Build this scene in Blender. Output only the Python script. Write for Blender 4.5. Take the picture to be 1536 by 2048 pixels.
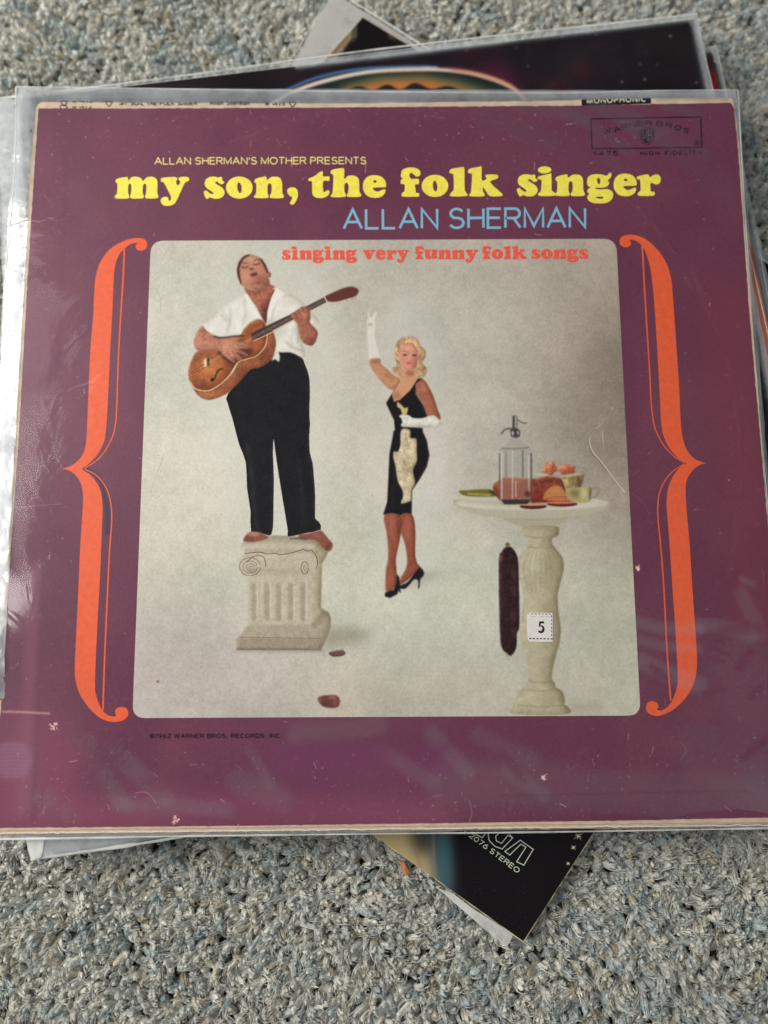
import bpy, math, random
import numpy as np
from mathutils import Vector, Euler, noise as mnoise
from mathutils.geometry import tessellate_polygon
random.seed(7); rng = np.random.default_rng(7)
SC = bpy.context.scene
for o in list(bpy.data.objects): bpy.data.objects.remove(o)
C = SC.collection

# ------------------------------------------------------------------ camera, world, lamps, exposure
CAM_ROT = (0.13416505, -0.00214166, -0.00515373)
CAM_LOC = (-0.00219405, -0.07392212, 0.31751746)
FPX = 1540.0
cam = bpy.data.cameras.new('camera'); cam_o = bpy.data.objects.new('camera', cam); C.objects.link(cam_o)
cam_o.location = CAM_LOC; cam_o.rotation_euler = CAM_ROT
cam.sensor_fit = 'VERTICAL'; cam.sensor_height = 36.0; cam.lens = FPX / 2048 * 36.0
cam.clip_start = 0.01; cam.clip_end = 50
cam.dof.use_dof = True; cam.dof.focus_distance = 0.318; cam.dof.aperture_fstop = 3.2
SC.camera = cam_o
W = bpy.data.worlds.new('World'); SC.world = W; W.use_nodes = True
bg = W.node_tree.nodes['Background']; bg.inputs[0].default_value = (0.90, 0.95, 1.0, 1); bg.inputs[1].default_value = 0.24

def lamp(name, loc, target, sx, sy, power, col):
    l = bpy.data.lights.new(name, 'AREA'); l.shape = 'RECTANGLE'; l.size = sx; l.size_y = sy; l.energy = power; l.color = col
    o = bpy.data.objects.new(name, l); C.objects.link(o); o.location = loc
    d = Vector(target) - Vector(loc); o.rotation_euler = d.to_track_quat('-Z', 'Y').to_euler(); return o
lamp('window_light', (-0.72, 0.22, 0.56), (0, 0, 0), 0.5, 0.6, 10.9, (1.0, 0.97, 0.93))
lamp('veil_fill_light', (0.45, -0.65, 1.75), (0.1, -0.05, 0), 2.6, 1.5, 4.6, (0.95, 0.97, 1.0))  # unseen overhead fill, added so the film mirrors a soft veil
SC.view_settings.view_transform = 'Standard'; SC.view_settings.look = 'None'; SC.view_settings.gamma = 1
SC.view_settings.exposure = 0.0

# ------------------------------------------------------------------ helpers
RM = np.array(Euler(CAM_ROT, 'XYZ').to_matrix()); T0 = np.array(CAM_LOC)
def W3(p, z=0.0):
    """where the ray through photo position p meets the level z"""
    p = np.atleast_2d(np.asarray(p, float))
    d = np.stack([(p[:, 0] - 768) / FPX, -(p[:, 1] - 1024) / FPX, -np.ones(len(p))], 1) @ RM.T
    k = (z - T0[2]) / d[:, 2]
    return T0 + d * k[:, None]
def Z(x0, y0, s, pts):
    a = np.asarray(pts, float); return a / s + [x0, y0]
def smooth(pts, n=5, closed=True):
    p = np.asarray(pts, float); N = len(p); out = []
    rngi = range(N) if closed else range(N - 1)
    for i in rngi:
        if closed: a, b, c, d = p[i - 1], p[i], p[(i + 1) % N], p[(i + 2) % N]
        else: a, b, c, d = p[max(i - 1, 0)], p[i], p[i + 1], p[min(i + 2, N - 1)]
        for k in range(n):
            t = k / n
            out.append(0.5 * (2 * b + (c - a) * t + (2 * a - 5 * b + 4 * c - d) * t * t + (3 * b - a - 3 * c + d) * t ** 3))
    if not closed: out.append(p[-1])
    return np.array(out)
def ell(cx, cy, rx, ry, rot=0, n=28):
    t = np.linspace(0, 2 * np.pi, n, endpoint=False); c, s = math.cos(rot), math.sin(rot)
    x, y = rx * np.cos(t), ry * np.sin(t)
    return np.stack([cx + x * c - y * s, cy + x * s + y * c], 1)
def lin(c):
    return tuple((v / 255 / 12.92) if v <= 10 else ((v / 255 + .055) / 1.055) ** 2.4 for v in c)

def mat(name, col=(200, 200, 200), rough=.6, spec=.3, var=0.0, scale=300, bump=0.0, metal=0, coat=0, var_col=None):
    m = bpy.data.materials.new(name); m.use_nodes = True; nt = m.node_tree; b = nt.nodes['Principled BSDF']
    c = lin(col) + (1,)
    b.inputs['Base Color'].default_value = c; b.inputs['Roughness'].default_value = rough
    b.inputs['Specular IOR Level'].default_value = spec; b.inputs['Metallic'].default_value = metal
    if coat: b.inputs['Coat Weight'].default_value = coat; b.inputs['Coat Roughness'].default_value = .25
    tc = nt.nodes.new('ShaderNodeTexCoord')
    if var or bump:
        n = nt.nodes.new('ShaderNodeTexNoise'); n.inputs['Scale'].default_value = scale; n.inputs['Detail'].default_value = 6
        n.inputs['Roughness'].default_value = .65; nt.links.new(tc.outputs['Object'], n.inputs['Vector'])
        if var:
            r = nt.nodes.new('ShaderNodeValToRGB'); r.color_ramp.elements[0].position = .3; r.color_ramp.elements[1].position = .72
            lo = lin(var_col) if var_col else tuple(v * (1 - var) for v in c[:3])
            r.color_ramp.elements[0].color = tuple(lo) + (1,); r.color_ramp.elements[1].color = tuple(min(1, v * (1 + var * .6)) for v in c[:3]) + (1,)
            nt.links.new(n.outputs['Fac'], r.inputs[0]); nt.links.new(r.outputs[0], b.inputs['Base Color'])
        if bump:
            bp = nt.nodes.new('ShaderNodeBump'); bp.inputs['Strength'].default_value = bump; bp.inputs['Distance'].default_value = .0004
            nt.links.new(n.outputs['Fac'], bp.inputs['Height']); nt.links.new(bp.outputs[0], b.inputs['Normal'])
    return m

def mesh_obj(name, V, F, m, parent=None, uv=None, smooth_=False, label=None, kind=None):
    me = bpy.data.meshes.new(name); me.from_pydata([tuple(v) for v in V], [], F)
    if m: me.materials.append(m)
    if uv is not None:
        l = me.uv_layers.new(name='UVMap'); vi = np.zeros(len(me.loops), int); me.loops.foreach_get('vertex_index', vi)
        l.data.foreach_set('uv', np.asarray(uv, np.float32)[vi].ravel())
    if smooth_: me.polygons.foreach_set('use_smooth', [True] * len(me.polygons))
    me.update(); o = bpy.data.objects.new(name, me); C.objects.link(o)
    if parent is not None: o.parent = parent; o.matrix_parent_inverse.identity(); 
    if label: o['label'] = label
    if kind: o['kind'] = kind
    return o
def thing(name, label, cat, group=None):
    o = bpy.data.objects.new(name, None); C.objects.link(o); o.empty_display_size = .02
    o['label'] = label; o['category'] = cat
    if group: o['group'] = group
    return o

def tess(loops):
    """triangulated flat region, loops of xy (first outer, others holes)"""
    L = [[Vector((p[0] * 1000, p[1] * 1000, 0)) for p in l] for l in loops]
    V = [p for l in loops for p in l]
    T = tessellate_polygon(L); out = []
    for t in T:
        a, b, c = (V[i] for i in t)
        ar = (b[0] - a[0]) * (c[1] - a[1]) - (b[1] - a[1]) * (c[0] - a[0])
        if abs(ar) < 1e-14: continue
        out.append(tuple(t) if ar > 0 else (t[0], t[2], t[1]))
    return V, out
class Build:
    """collects flat printed shapes lying at one level"""
    def __init__(s, z): s.z = z; s.V = []; s.F = []; s.k = 0
    def poly(s, loops, base=0.0):
        loops = [W3(l, base)[:, :2] for l in loops]
        V, T = tess(loops); o = len(s.V); s.k += 1
        dz = (s.k % 40) * 1e-6
        s.V += [(v[0], v[1], s.z + dz) for v in V]; s.F += [tuple(i + o for i in t) for t in T]
    def line(s, pts, w, base=0.0, w2=None):
        p = np.asarray(pts, float); n = len(p)
        if n < 2: return
        keep = [0] + [i for i in range(1, n) if np.hypot(*(p[i] - p[i - 1])) > 1e-4]; p = p[keep]; n = len(p)
        if n < 2: return
        closed = n > 3 and np.hypot(*(p[0] - p[-1])) < 1e-3
        if closed: p = p[:-1]; n -= 1
        L = []; R = []
        for i in range(n):
            a = p[i - 1] if (i > 0 or closed) else p[i]; b = p[(i + 1) % n] if (i < n - 1 or closed) else p[i]
            d1 = p[i] - a; d2 = b - p[i]
            u1 = d1 / (np.hypot(*d1) + 1e-9); u2 = d2 / (np.hypot(*d2) + 1e-9)
            if np.hypot(*d1) < 1e-9: u1 = u2
            if np.hypot(*d2) < 1e-9: u2 = u1
            t = u1 + u2; t = t / (np.hypot(*t) + 1e-9); nn = np.array([-t[1], t[0]])
            cs = max(.45, abs(nn @ np.array([-u1[1], u1[0]])))
            ww = (w if w2 is None else w + (w2 - w) * i / (n - 1)) / 2 / cs
            L.append(p[i] + nn * ww); R.append(p[i] - nn * ww)
        P = W3(np.array(L + R), base)[:, :2]; o = len(s.V); s.k += 1; dz = (s.k % 40) * 1e-6
        s.V += [(v[0], v[1], s.z + dz) for v in P]
        for i in range(n if closed else n - 1):
            j = (i + 1) % n; s.F.append((o + i, o + n + i, o + n + j, o + j))
    def make(s, name, m, parent, **k): return mesh_obj(name, s.V, s.F, m, parent, **k)

# ---------------- printed pictures: a small painter working in the plane of a record cover
class Canvas:
    def __init__(s, x0, y0, x1, y1, res, z, col):
        s.b = (x0, y0, x1, y1); s.W = res; s.H = int(res * (y1 - y0) / (x1 - x0)); s.z = z
        s.a = np.ones((s.H, s.W, 3), np.float32) * np.array(col, np.float32)
    def px(s, pts):
        w = W3(pts, s.z)[:, :2]; x0, y0, x1, y1 = s.b
        return np.stack([(w[:, 0] - x0) / (x1 - x0) * s.W, (w[:, 1] - y0) / (y1 - y0) * s.H], 1)
    def mask(s, pts, feather=0.0, ss=2):
        p = s.px(pts); pad = 2 + int(3 * feather)
        xa = max(0, int(p[:, 0].min()) - pad); xb = min(s.W, int(p[:, 0].max()) + pad + 1)
        ya = max(0, int(p[:, 1].min()) - pad); yb = min(s.H, int(p[:, 1].max()) + pad + 1)
        if xb <= xa or yb <= ya: return None
        gx = (np.arange((xb - xa) * ss) + .5) / ss + xa; gy = (np.arange((yb - ya) * ss) + .5) / ss + ya
        M = np.zeros((len(gy), len(gx)), bool); n = len(p)
        for i in range(n):
            (ax, ay), (bx, by) = p[i], p[(i + 1) % n]
            if ay == by: continue
            rows = np.nonzero((gy >= min(ay, by)) & (gy < max(ay, by)))[0]
            if not len(rows): continue
            xc = ax + (gy[rows] - ay) * (bx - ax) / (by - ay)
            ci = np.clip(np.ceil((xc - gx[0]) * ss).astype(int), 0, len(gx))
            for r, c0 in zip(rows, ci): M[r, c0:] ^= True
        M = M.reshape(yb - ya, ss, xb - xa, ss).mean((1, 3)).astype(np.float32)
        k = int(round(feather))
        if k > 0:
            for _ in range(3): M = box(M, k)
        return (ya, yb, xa, xb, M)
    def fill(s, pts, col, alpha=1.0, feather=0.7, clip=None):
        m = s.mask(pts, feather)
        if m is None: return None
        ya, yb, xa, xb, M = m; A = M * alpha
        if clip is not None:
            F = np.zeros((s.H, s.W), np.float32); F[clip[0]:clip[1], clip[2]:clip[3]] = clip[4]; A = A * F[ya:yb, xa:xb]
        A = A[..., None]; s.a[ya:yb, xa:xb] = s.a[ya:yb, xa:xb] * (1 - A) + np.array(col, np.float32) * A
        return m
    def line(s, pts, w, col, alpha=1.0, feather=0.6, clip=None):
        p = np.asarray(pts, float)
        if len(p) > 2: p = smooth(p, 4, False)
        d = np.gradient(p, axis=0); nrm = np.stack([-d[:, 1], d[:, 0]], 1); nrm /= np.linalg.norm(nrm, axis=1)[:, None] + 1e-9
        q = np.concatenate([p + nrm * w / 2, (p - nrm * w / 2)[::-1]]); return s.fill(q, col, alpha, feather, clip)
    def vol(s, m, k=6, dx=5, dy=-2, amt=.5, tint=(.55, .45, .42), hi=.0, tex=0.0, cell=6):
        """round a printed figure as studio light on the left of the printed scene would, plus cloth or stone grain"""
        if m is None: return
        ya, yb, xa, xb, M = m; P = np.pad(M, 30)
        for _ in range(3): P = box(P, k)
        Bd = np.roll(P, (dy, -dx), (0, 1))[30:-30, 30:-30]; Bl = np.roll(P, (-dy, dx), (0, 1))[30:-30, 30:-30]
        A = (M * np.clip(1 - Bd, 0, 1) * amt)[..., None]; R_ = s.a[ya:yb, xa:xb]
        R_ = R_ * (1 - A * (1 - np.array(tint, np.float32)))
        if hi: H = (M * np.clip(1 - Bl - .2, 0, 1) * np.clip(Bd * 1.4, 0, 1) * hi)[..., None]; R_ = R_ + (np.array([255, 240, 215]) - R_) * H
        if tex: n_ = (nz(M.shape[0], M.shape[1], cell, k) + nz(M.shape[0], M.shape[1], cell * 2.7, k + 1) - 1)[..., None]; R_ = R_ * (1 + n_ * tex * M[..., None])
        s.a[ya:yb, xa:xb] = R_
    def image(s, name):
        im = bpy.data.images.new(name, s.W, s.H); buf = np.ones((s.H, s.W, 4), np.float32); buf[..., :3] = np.clip(s.a, 0, 255) / 255
        im.pixels.foreach_set(buf.ravel()); im.update(); im.pack(); return im
def box(M, k):
    def b1(A):
        P = np.pad(A, ((k + 1, k), (0, 0)), 'edge'); c = np.cumsum(P, 0, dtype=np.float64); return ((c[2 * k + 1:] - c[:-2 * k - 1]) / (2 * k + 1)).astype(np.float32)
    return b1(b1(M).T).T
def nz(h, w, cell, seed=0):
    """smooth value noise 0..1"""
    r = np.random.default_rng(seed); g = r.random((int(h / cell) + 3, int(w / cell) + 3)).astype(np.float32)
    y = np.arange(h) / cell; x = np.arange(w) / cell; yi = y.astype(int); xi = x.astype(int)
    fy = (y - yi)[:, None]; fx = (x - xi)[None]; fy = fy * fy * (3 - 2 * fy); fx = fx * fx * (3 - 2 * fx)
    a = g[yi][:, xi]; b = g[yi][:, xi + 1]; c = g[yi + 1][:, xi]; d = g[yi + 1][:, xi + 1]
    return (a * (1 - fx) + b * fx) * (1 - fy) + (c * (1 - fx) + d * fx) * fy
def print_mat(name, im, rough=.42, spec=.35, bump=.12, coat=0, scale=900):
    m = bpy.data.materials.new(name); m.use_nodes = True; nt = m.node_tree; b = nt.nodes['Principled BSDF']
    t = nt.nodes.new('ShaderNodeTexImage'); t.image = im; t.extension = 'EXTEND'; nt.links.new(t.outputs[0], b.inputs['Base Color'])
    b.inputs['Roughness'].default_value = rough; b.inputs['Specular IOR Level'].default_value = spec; b.inputs['Coat Weight'].default_value = coat
    tc = nt.nodes.new('ShaderNodeTexCoord'); n = nt.nodes.new('ShaderNodeTexNoise'); n.inputs['Scale'].default_value = scale; n.inputs['Detail'].default_value = 5
    bp = nt.nodes.new('ShaderNodeBump'); bp.inputs['Strength'].default_value = bump; bp.inputs['Distance'].default_value = .0003
    nt.links.new(tc.outputs['Object'], n.inputs['Vector']); nt.links.new(n.outputs['Fac'], bp.inputs['Height']); nt.links.new(bp.outputs[0], b.inputs['Normal'])
    return m
def sheet(name, outline, cv, m, parent, z, base=None, smoothn=0, **k):
    """flat printed sheet, outline in photo positions, picture mapped over the canvas bounds"""
    w = W3(outline, cv.z if base is None else base)[:, :2]; V, F = tess([w]); x0, y0, x1, y1 = cv.b
    uv = [((v[0] - x0) / (x1 - x0), (v[1] - y0) / (y1 - y0)) for v in V]
    return mesh_obj(name, [(v[0], v[1], z) for v in V], F, m, parent, uv=uv, **k)

# ------------------------------------------------------------------ materials shared
M_CARD = mat('old_cardboard', (203, 180, 156), .8, .2, .22, 140, .25)
M_BACKING = mat('carpet_backing', (84, 80, 66), .95, .1, .4, 260, .6)

def film_mat(name, haze=.08, rough=.12, gloss=1.0, attr=False, wr=.35, hcol=(225, 230, 232), scale=22):
    m = bpy.data.materials.new(name); m.use_nodes = True; nt = m.node_tree; nt.nodes.clear(); N = nt.nodes.new; L = nt.links.new
    out = N('ShaderNodeOutputMaterial'); tr = N('ShaderNodeBsdfTransparent'); df = N('ShaderNodeBsdfDiffuse'); tl = N('ShaderNodeBsdfTranslucent')
    gl = N('ShaderNodeBsdfGlossy'); gl.inputs['Roughness'].default_value = rough; df.inputs[0].default_value = lin(hcol) + (1,); tl.inputs[0].default_value = lin(hcol) + (1,)
    mx0 = N('ShaderNodeMixShader'); mx0.inputs[0].default_value = .35; L(df.outputs[0], mx0.inputs[1]); L(tl.outputs[0], mx0.inputs[2])
    mx = N('ShaderNodeMixShader'); L(tr.outputs[0], mx.inputs[1]); L(mx0.outputs[0], mx.inputs[2])
    lw = N('ShaderNodeLayerWeight'); lw.inputs['Blend'].default_value = .5      # same reflectance from both sides of the thin film
    pw = N('ShaderNodeMath'); pw.operation = 'POWER'; pw.inputs[1].default_value = 5.0; L(lw.outputs['Facing'], pw.inputs[0])
    fr = N('ShaderNodeMath'); fr.operation = 'MULTIPLY_ADD'; fr.inputs[1].default_value = .96; fr.inputs[2].default_value = .04; L(pw.outputs[0], fr.inputs[0])
    g = N('ShaderNodeMath'); g.operation = 'MULTIPLY'; g.inputs[1].default_value = gloss; L(fr.outputs[0], g.inputs[0])
    mx2 = N('ShaderNodeMixShader'); L(mx.outputs[0], mx2.inputs[1]); L(gl.outputs[0], mx2.inputs[2]); L(mx2.outputs[0], out.inputs[0])
    tc = N('ShaderNodeTexCoord'); n = N('ShaderNodeTexNoise'); n.inputs['Scale'].default_value = scale; n.inputs['Detail'].default_value = 4; n.inputs['Distortion'].default_value = .8
    L(tc.outputs['Object'], n.inputs['Vector']); bp = N('ShaderNodeBump'); bp.inputs['Strength'].default_value = wr; bp.inputs['Distance'].default_value = .004
    nc = N('ShaderNodeTexNoise'); nc.inputs['Scale'].default_value = 16; nc.inputs['Detail'].default_value = 3; nc.inputs['Distortion'].default_value = 1.6; L(tc.outputs['Object'], nc.inputs['Vector'])
    c1 = N('ShaderNodeMath'); c1.operation = 'SUBTRACT'; c1.inputs[1].default_value = .5; L(nc.outputs['Fac'], c1.inputs[0]); c2_ = N('ShaderNodeMath'); c2_.operation = 'ABSOLUTE'; L(c1.outputs[0], c2_.inputs[0])
    c3 = N('ShaderNodeMapRange'); c3.inputs[1].default_value = 0; c3.inputs[2].default_value = .035; c3.inputs[3].default_value = .045; c3.inputs[4].default_value = 0; L(c2_.outputs[0], c3.inputs[0])
    ca_ = N('ShaderNodeMath'); ca_.operation = 'ADD'; L(n.outputs['Fac'], ca_.inputs[0]); L(c3.outputs[0], ca_.inputs[1])
    L(ca_.outputs[0], bp.inputs['Height']); L(bp.outputs[0], gl.inputs['Normal'])
    # scuffs and faint streaks in the film
    n2 = N('ShaderNodeTexNoise'); n2.inputs['Scale'].default_value = 60; n2.inputs['Detail'].default_value = 8; n2.inputs['Roughness'].default_value = .7
    L(tc.outputs['Object'], n2.inputs['Vector']); mr = N('ShaderNodeMapRange'); mr.inputs[1].default_value = .35; mr.inputs[2].default_value = .75
    mr.inputs[3].default_value = haze * .6; mr.inputs[4].default_value = haze * 1.5; L(n2.outputs['Fac'], mr.inputs[0])
    if attr:
        at = N('ShaderNodeAttribute'); at.attribute_name = 'veil_amt'; ml = N('ShaderNodeMath'); ml.operation = 'MULTIPLY'; L(mr.outputs[0], ml.inputs[0]); 
        h1 = N('ShaderNodeMath'); h1.operation = 'SUBTRACT'; h1.inputs[1].default_value = 1.0; h1.use_clamp = False; L(at.outputs['Fac'], h1.inputs[0])
        h2 = N('ShaderNodeMath'); h2.operation = 'MAXIMUM'; h2.inputs[1].default_value = 0.0; L(h1.outputs[0], h2.inputs[0])
        h3 = N('ShaderNodeMath'); h3.operation = 'MULTIPLY_ADD'; h3.inputs[1].default_value = .14; L(at.outputs['Fac'], h3.inputs[0])
        h4 = N('ShaderNodeMath'); h4.operation = 'MULTIPLY'; h4.inputs[1].default_value = 1.7; L(h2.outputs[0], h4.inputs[0]); L(h4.outputs[0], h3.inputs[2])
        L(h3.outputs[0], ml.inputs[1]); L(ml.outputs[0], mx.inputs[0])
        m3 = N('ShaderNodeMath'); m3.operation = 'MULTIPLY'; cm = N('ShaderNodeMath'); cm.operation = 'MINIMUM'; cm.inputs[1].default_value = 1.0; L(at.outputs['Fac'], cm.inputs[0]); L(g.outputs[0], m3.inputs[0]); L(cm.outputs[0], m3.inputs[1]); L(m3.outputs[0], mx2.inputs[0])
    else:
        L(mr.outputs[0], mx.inputs[0]); L(g.outputs[0], mx2.inputs[0])
    return m
def film(name, quad, z, m, parent, nx=60, ny=60, amp=.0006, cell=9., seed=0, base=None, veil_amt=None, edge_drop=0.0, jag=0.0006, height=None):
    """a wrinkled plastic film over a four sided area (photo positions TL TR BR BL)"""
    q = W3(quad, z if base is None else base)[:, :2]; V = []; F = []; A = []
    for j in range(ny + 1):
        for i in range(nx + 1):
            u, v = i / nx, j / ny
            p = (q[0] * (1 - u) + q[1] * u) * (1 - v) + (q[3] * (1 - u) + q[2] * u) * v
            e = min(u, 1 - u, v, 1 - v)
            if e == 0:
                n = mnoise.noise_vector(Vector((p[0] * 120, p[1] * 120, seed))); p = p + np.array([n[0], n[1]]) * jag
            h = amp * (mnoise.fractal(Vector((p[0] * cell * 4, p[1] * cell * 4, seed + z * 50)), 1, 2, 3) * .5 + .5)
            zz = z + max(0, h)
            if edge_drop: zz -= edge_drop * max(0, 1 - e * 14) ** 2
            if height: zz += height(p[0], p[1])
            V.append((p[0], p[1], zz))
            A.append(veil_amt(p[0], p[1]) if veil_amt else 1.0)
    for j in range(ny):
        for i in range(nx):
            a = j * (nx + 1) + i; F.append((a, a + nx + 1, a + nx + 2, a + 1))
    o = mesh_obj(name, V, F, m, parent, smooth_=True)
    at = o.data.attributes.new('veil_amt', 'FLOAT', 'POINT'); at.data.foreach_set('value', A)
    return o
def seam(name, pts, w, z, m, parent, h=.0002):
    """welded seam or folded rim of a film: a narrow raised bead along pts (photo positions)"""
    p = W3(smooth(pts, 6, False), z)[:, :2]; n = len(p); V = []; F = []
    d = np.gradient(p, axis=0); nn = np.stack([-d[:, 1], d[:, 0]], 1); nn /= np.linalg.norm(nn, axis=1)[:, None]
    for i in range(n):
        ww = w * (.7 + .6 * mnoise.noise(Vector((p[i][0] * 90, p[i][1] * 90, 3))))
        for s_, hz in ((-.5, 0), (-.25, h), (.25, h), (.5, 0)):
            V.append((p[i][0] + nn[i][0] * ww * s_, p[i][1] + nn[i][1] * ww * s_, z + hz))
    for i in range(n - 1):
        for k in range(3): a = i * 4 + k; F.append((a, a + 4, a + 5, a + 1))
    return mesh_obj(name, V, F, m, parent, smooth_=True)
def board(name, outline, ztop, th, m, parent, base=None, jag=.00025, step=.003, side=None):
    """a cardboard record cover: slab with slightly worn edge, outline as photo positions or xy"""
    w = W3(outline, ztop if base is None else base)[:, :2] if side is None else np.asarray(outline, float)
    P = []
    for i in range(len(w)):
        a, b = w[i], w[(i + 1) % len(w)]; n = max(1, int(np.hypot(*(b - a)) / step))
        for k in range(n):
            p = a + (b - a) * k / n; nv = mnoise.noise_vector(Vector((p[0] * 220, p[1] * 220, ztop * 100)))
            P.append((p[0] + nv[0] * jag, p[1] + nv[1] * jag))
    V, T = tess([P]); n = len(P)
    c = np.mean(P, 0); inner = [(p[0] + (c[0] - p[0]) * .0015, p[1] + (c[1] - p[1]) * .0015) for p in P]
    VV = [(p[0], p[1], ztop) for p in inner] + [(p[0], p[1], ztop - .0003) for p in P] + [(p[0], p[1], ztop - th) for p in P]
    F = list(T)
    for r in (0, n):
        for i in range(n): j = (i + 1) % n; F.append((r + i, r + n + i, r + n + j, r + j))
    F += [tuple(2 * n + i for i in t[::-1]) for t in T]
    o = mesh_obj(name, VV, F, m, parent)
    import bmesh
    bm = bmesh.new(); bm.from_mesh(o.data); bmesh.ops.recalc_face_normals(bm, faces=bm.faces); bm.to_mesh(o.data); bm.free(); return o

# ------------------------------------------------------------------ lettering
# heavy round-serif face: outlines (x, y down, baseline 0, 166 units x-height) built from smoothed points
def G(x0, yb, *loops): return [smooth(np.asarray(l, float) - [x0, yb], 3) for l in loops]
oh = lambda cx, cy, ry: ell(cx, cy, 17, ry, -.12, 20)
S_ = [(850, 208), (862, 215), (862, 235), (878, 248), (870, 262), (850, 264), (825, 245), (808, 250), (815, 262), (860, 290), (880, 320), (875, 350), (845, 373), (800, 376), (770, 366), (752, 376), (738, 372), (722, 335), (725, 318), (742, 314), (760, 330), (785, 342), (795, 332), (780, 318), (740, 290), (728, 260), (740, 225), (775, 208), (810, 208), (830, 214)]
N_ = [(1110, 240), (1125, 222), (1190, 206), (1203, 215), (1208, 232), (1240, 210), (1285, 208), (1312, 225), (1322, 260), (1324, 330), (1336, 355), (1322, 371), (1238, 371), (1228, 355), (1240, 330), (1242, 275), (1228, 258), (1212, 272), (1210, 330), (1218, 355), (1208, 371), (1118, 370), (1108, 355), (1122, 335), (1124, 262), (1112, 252)]
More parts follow.
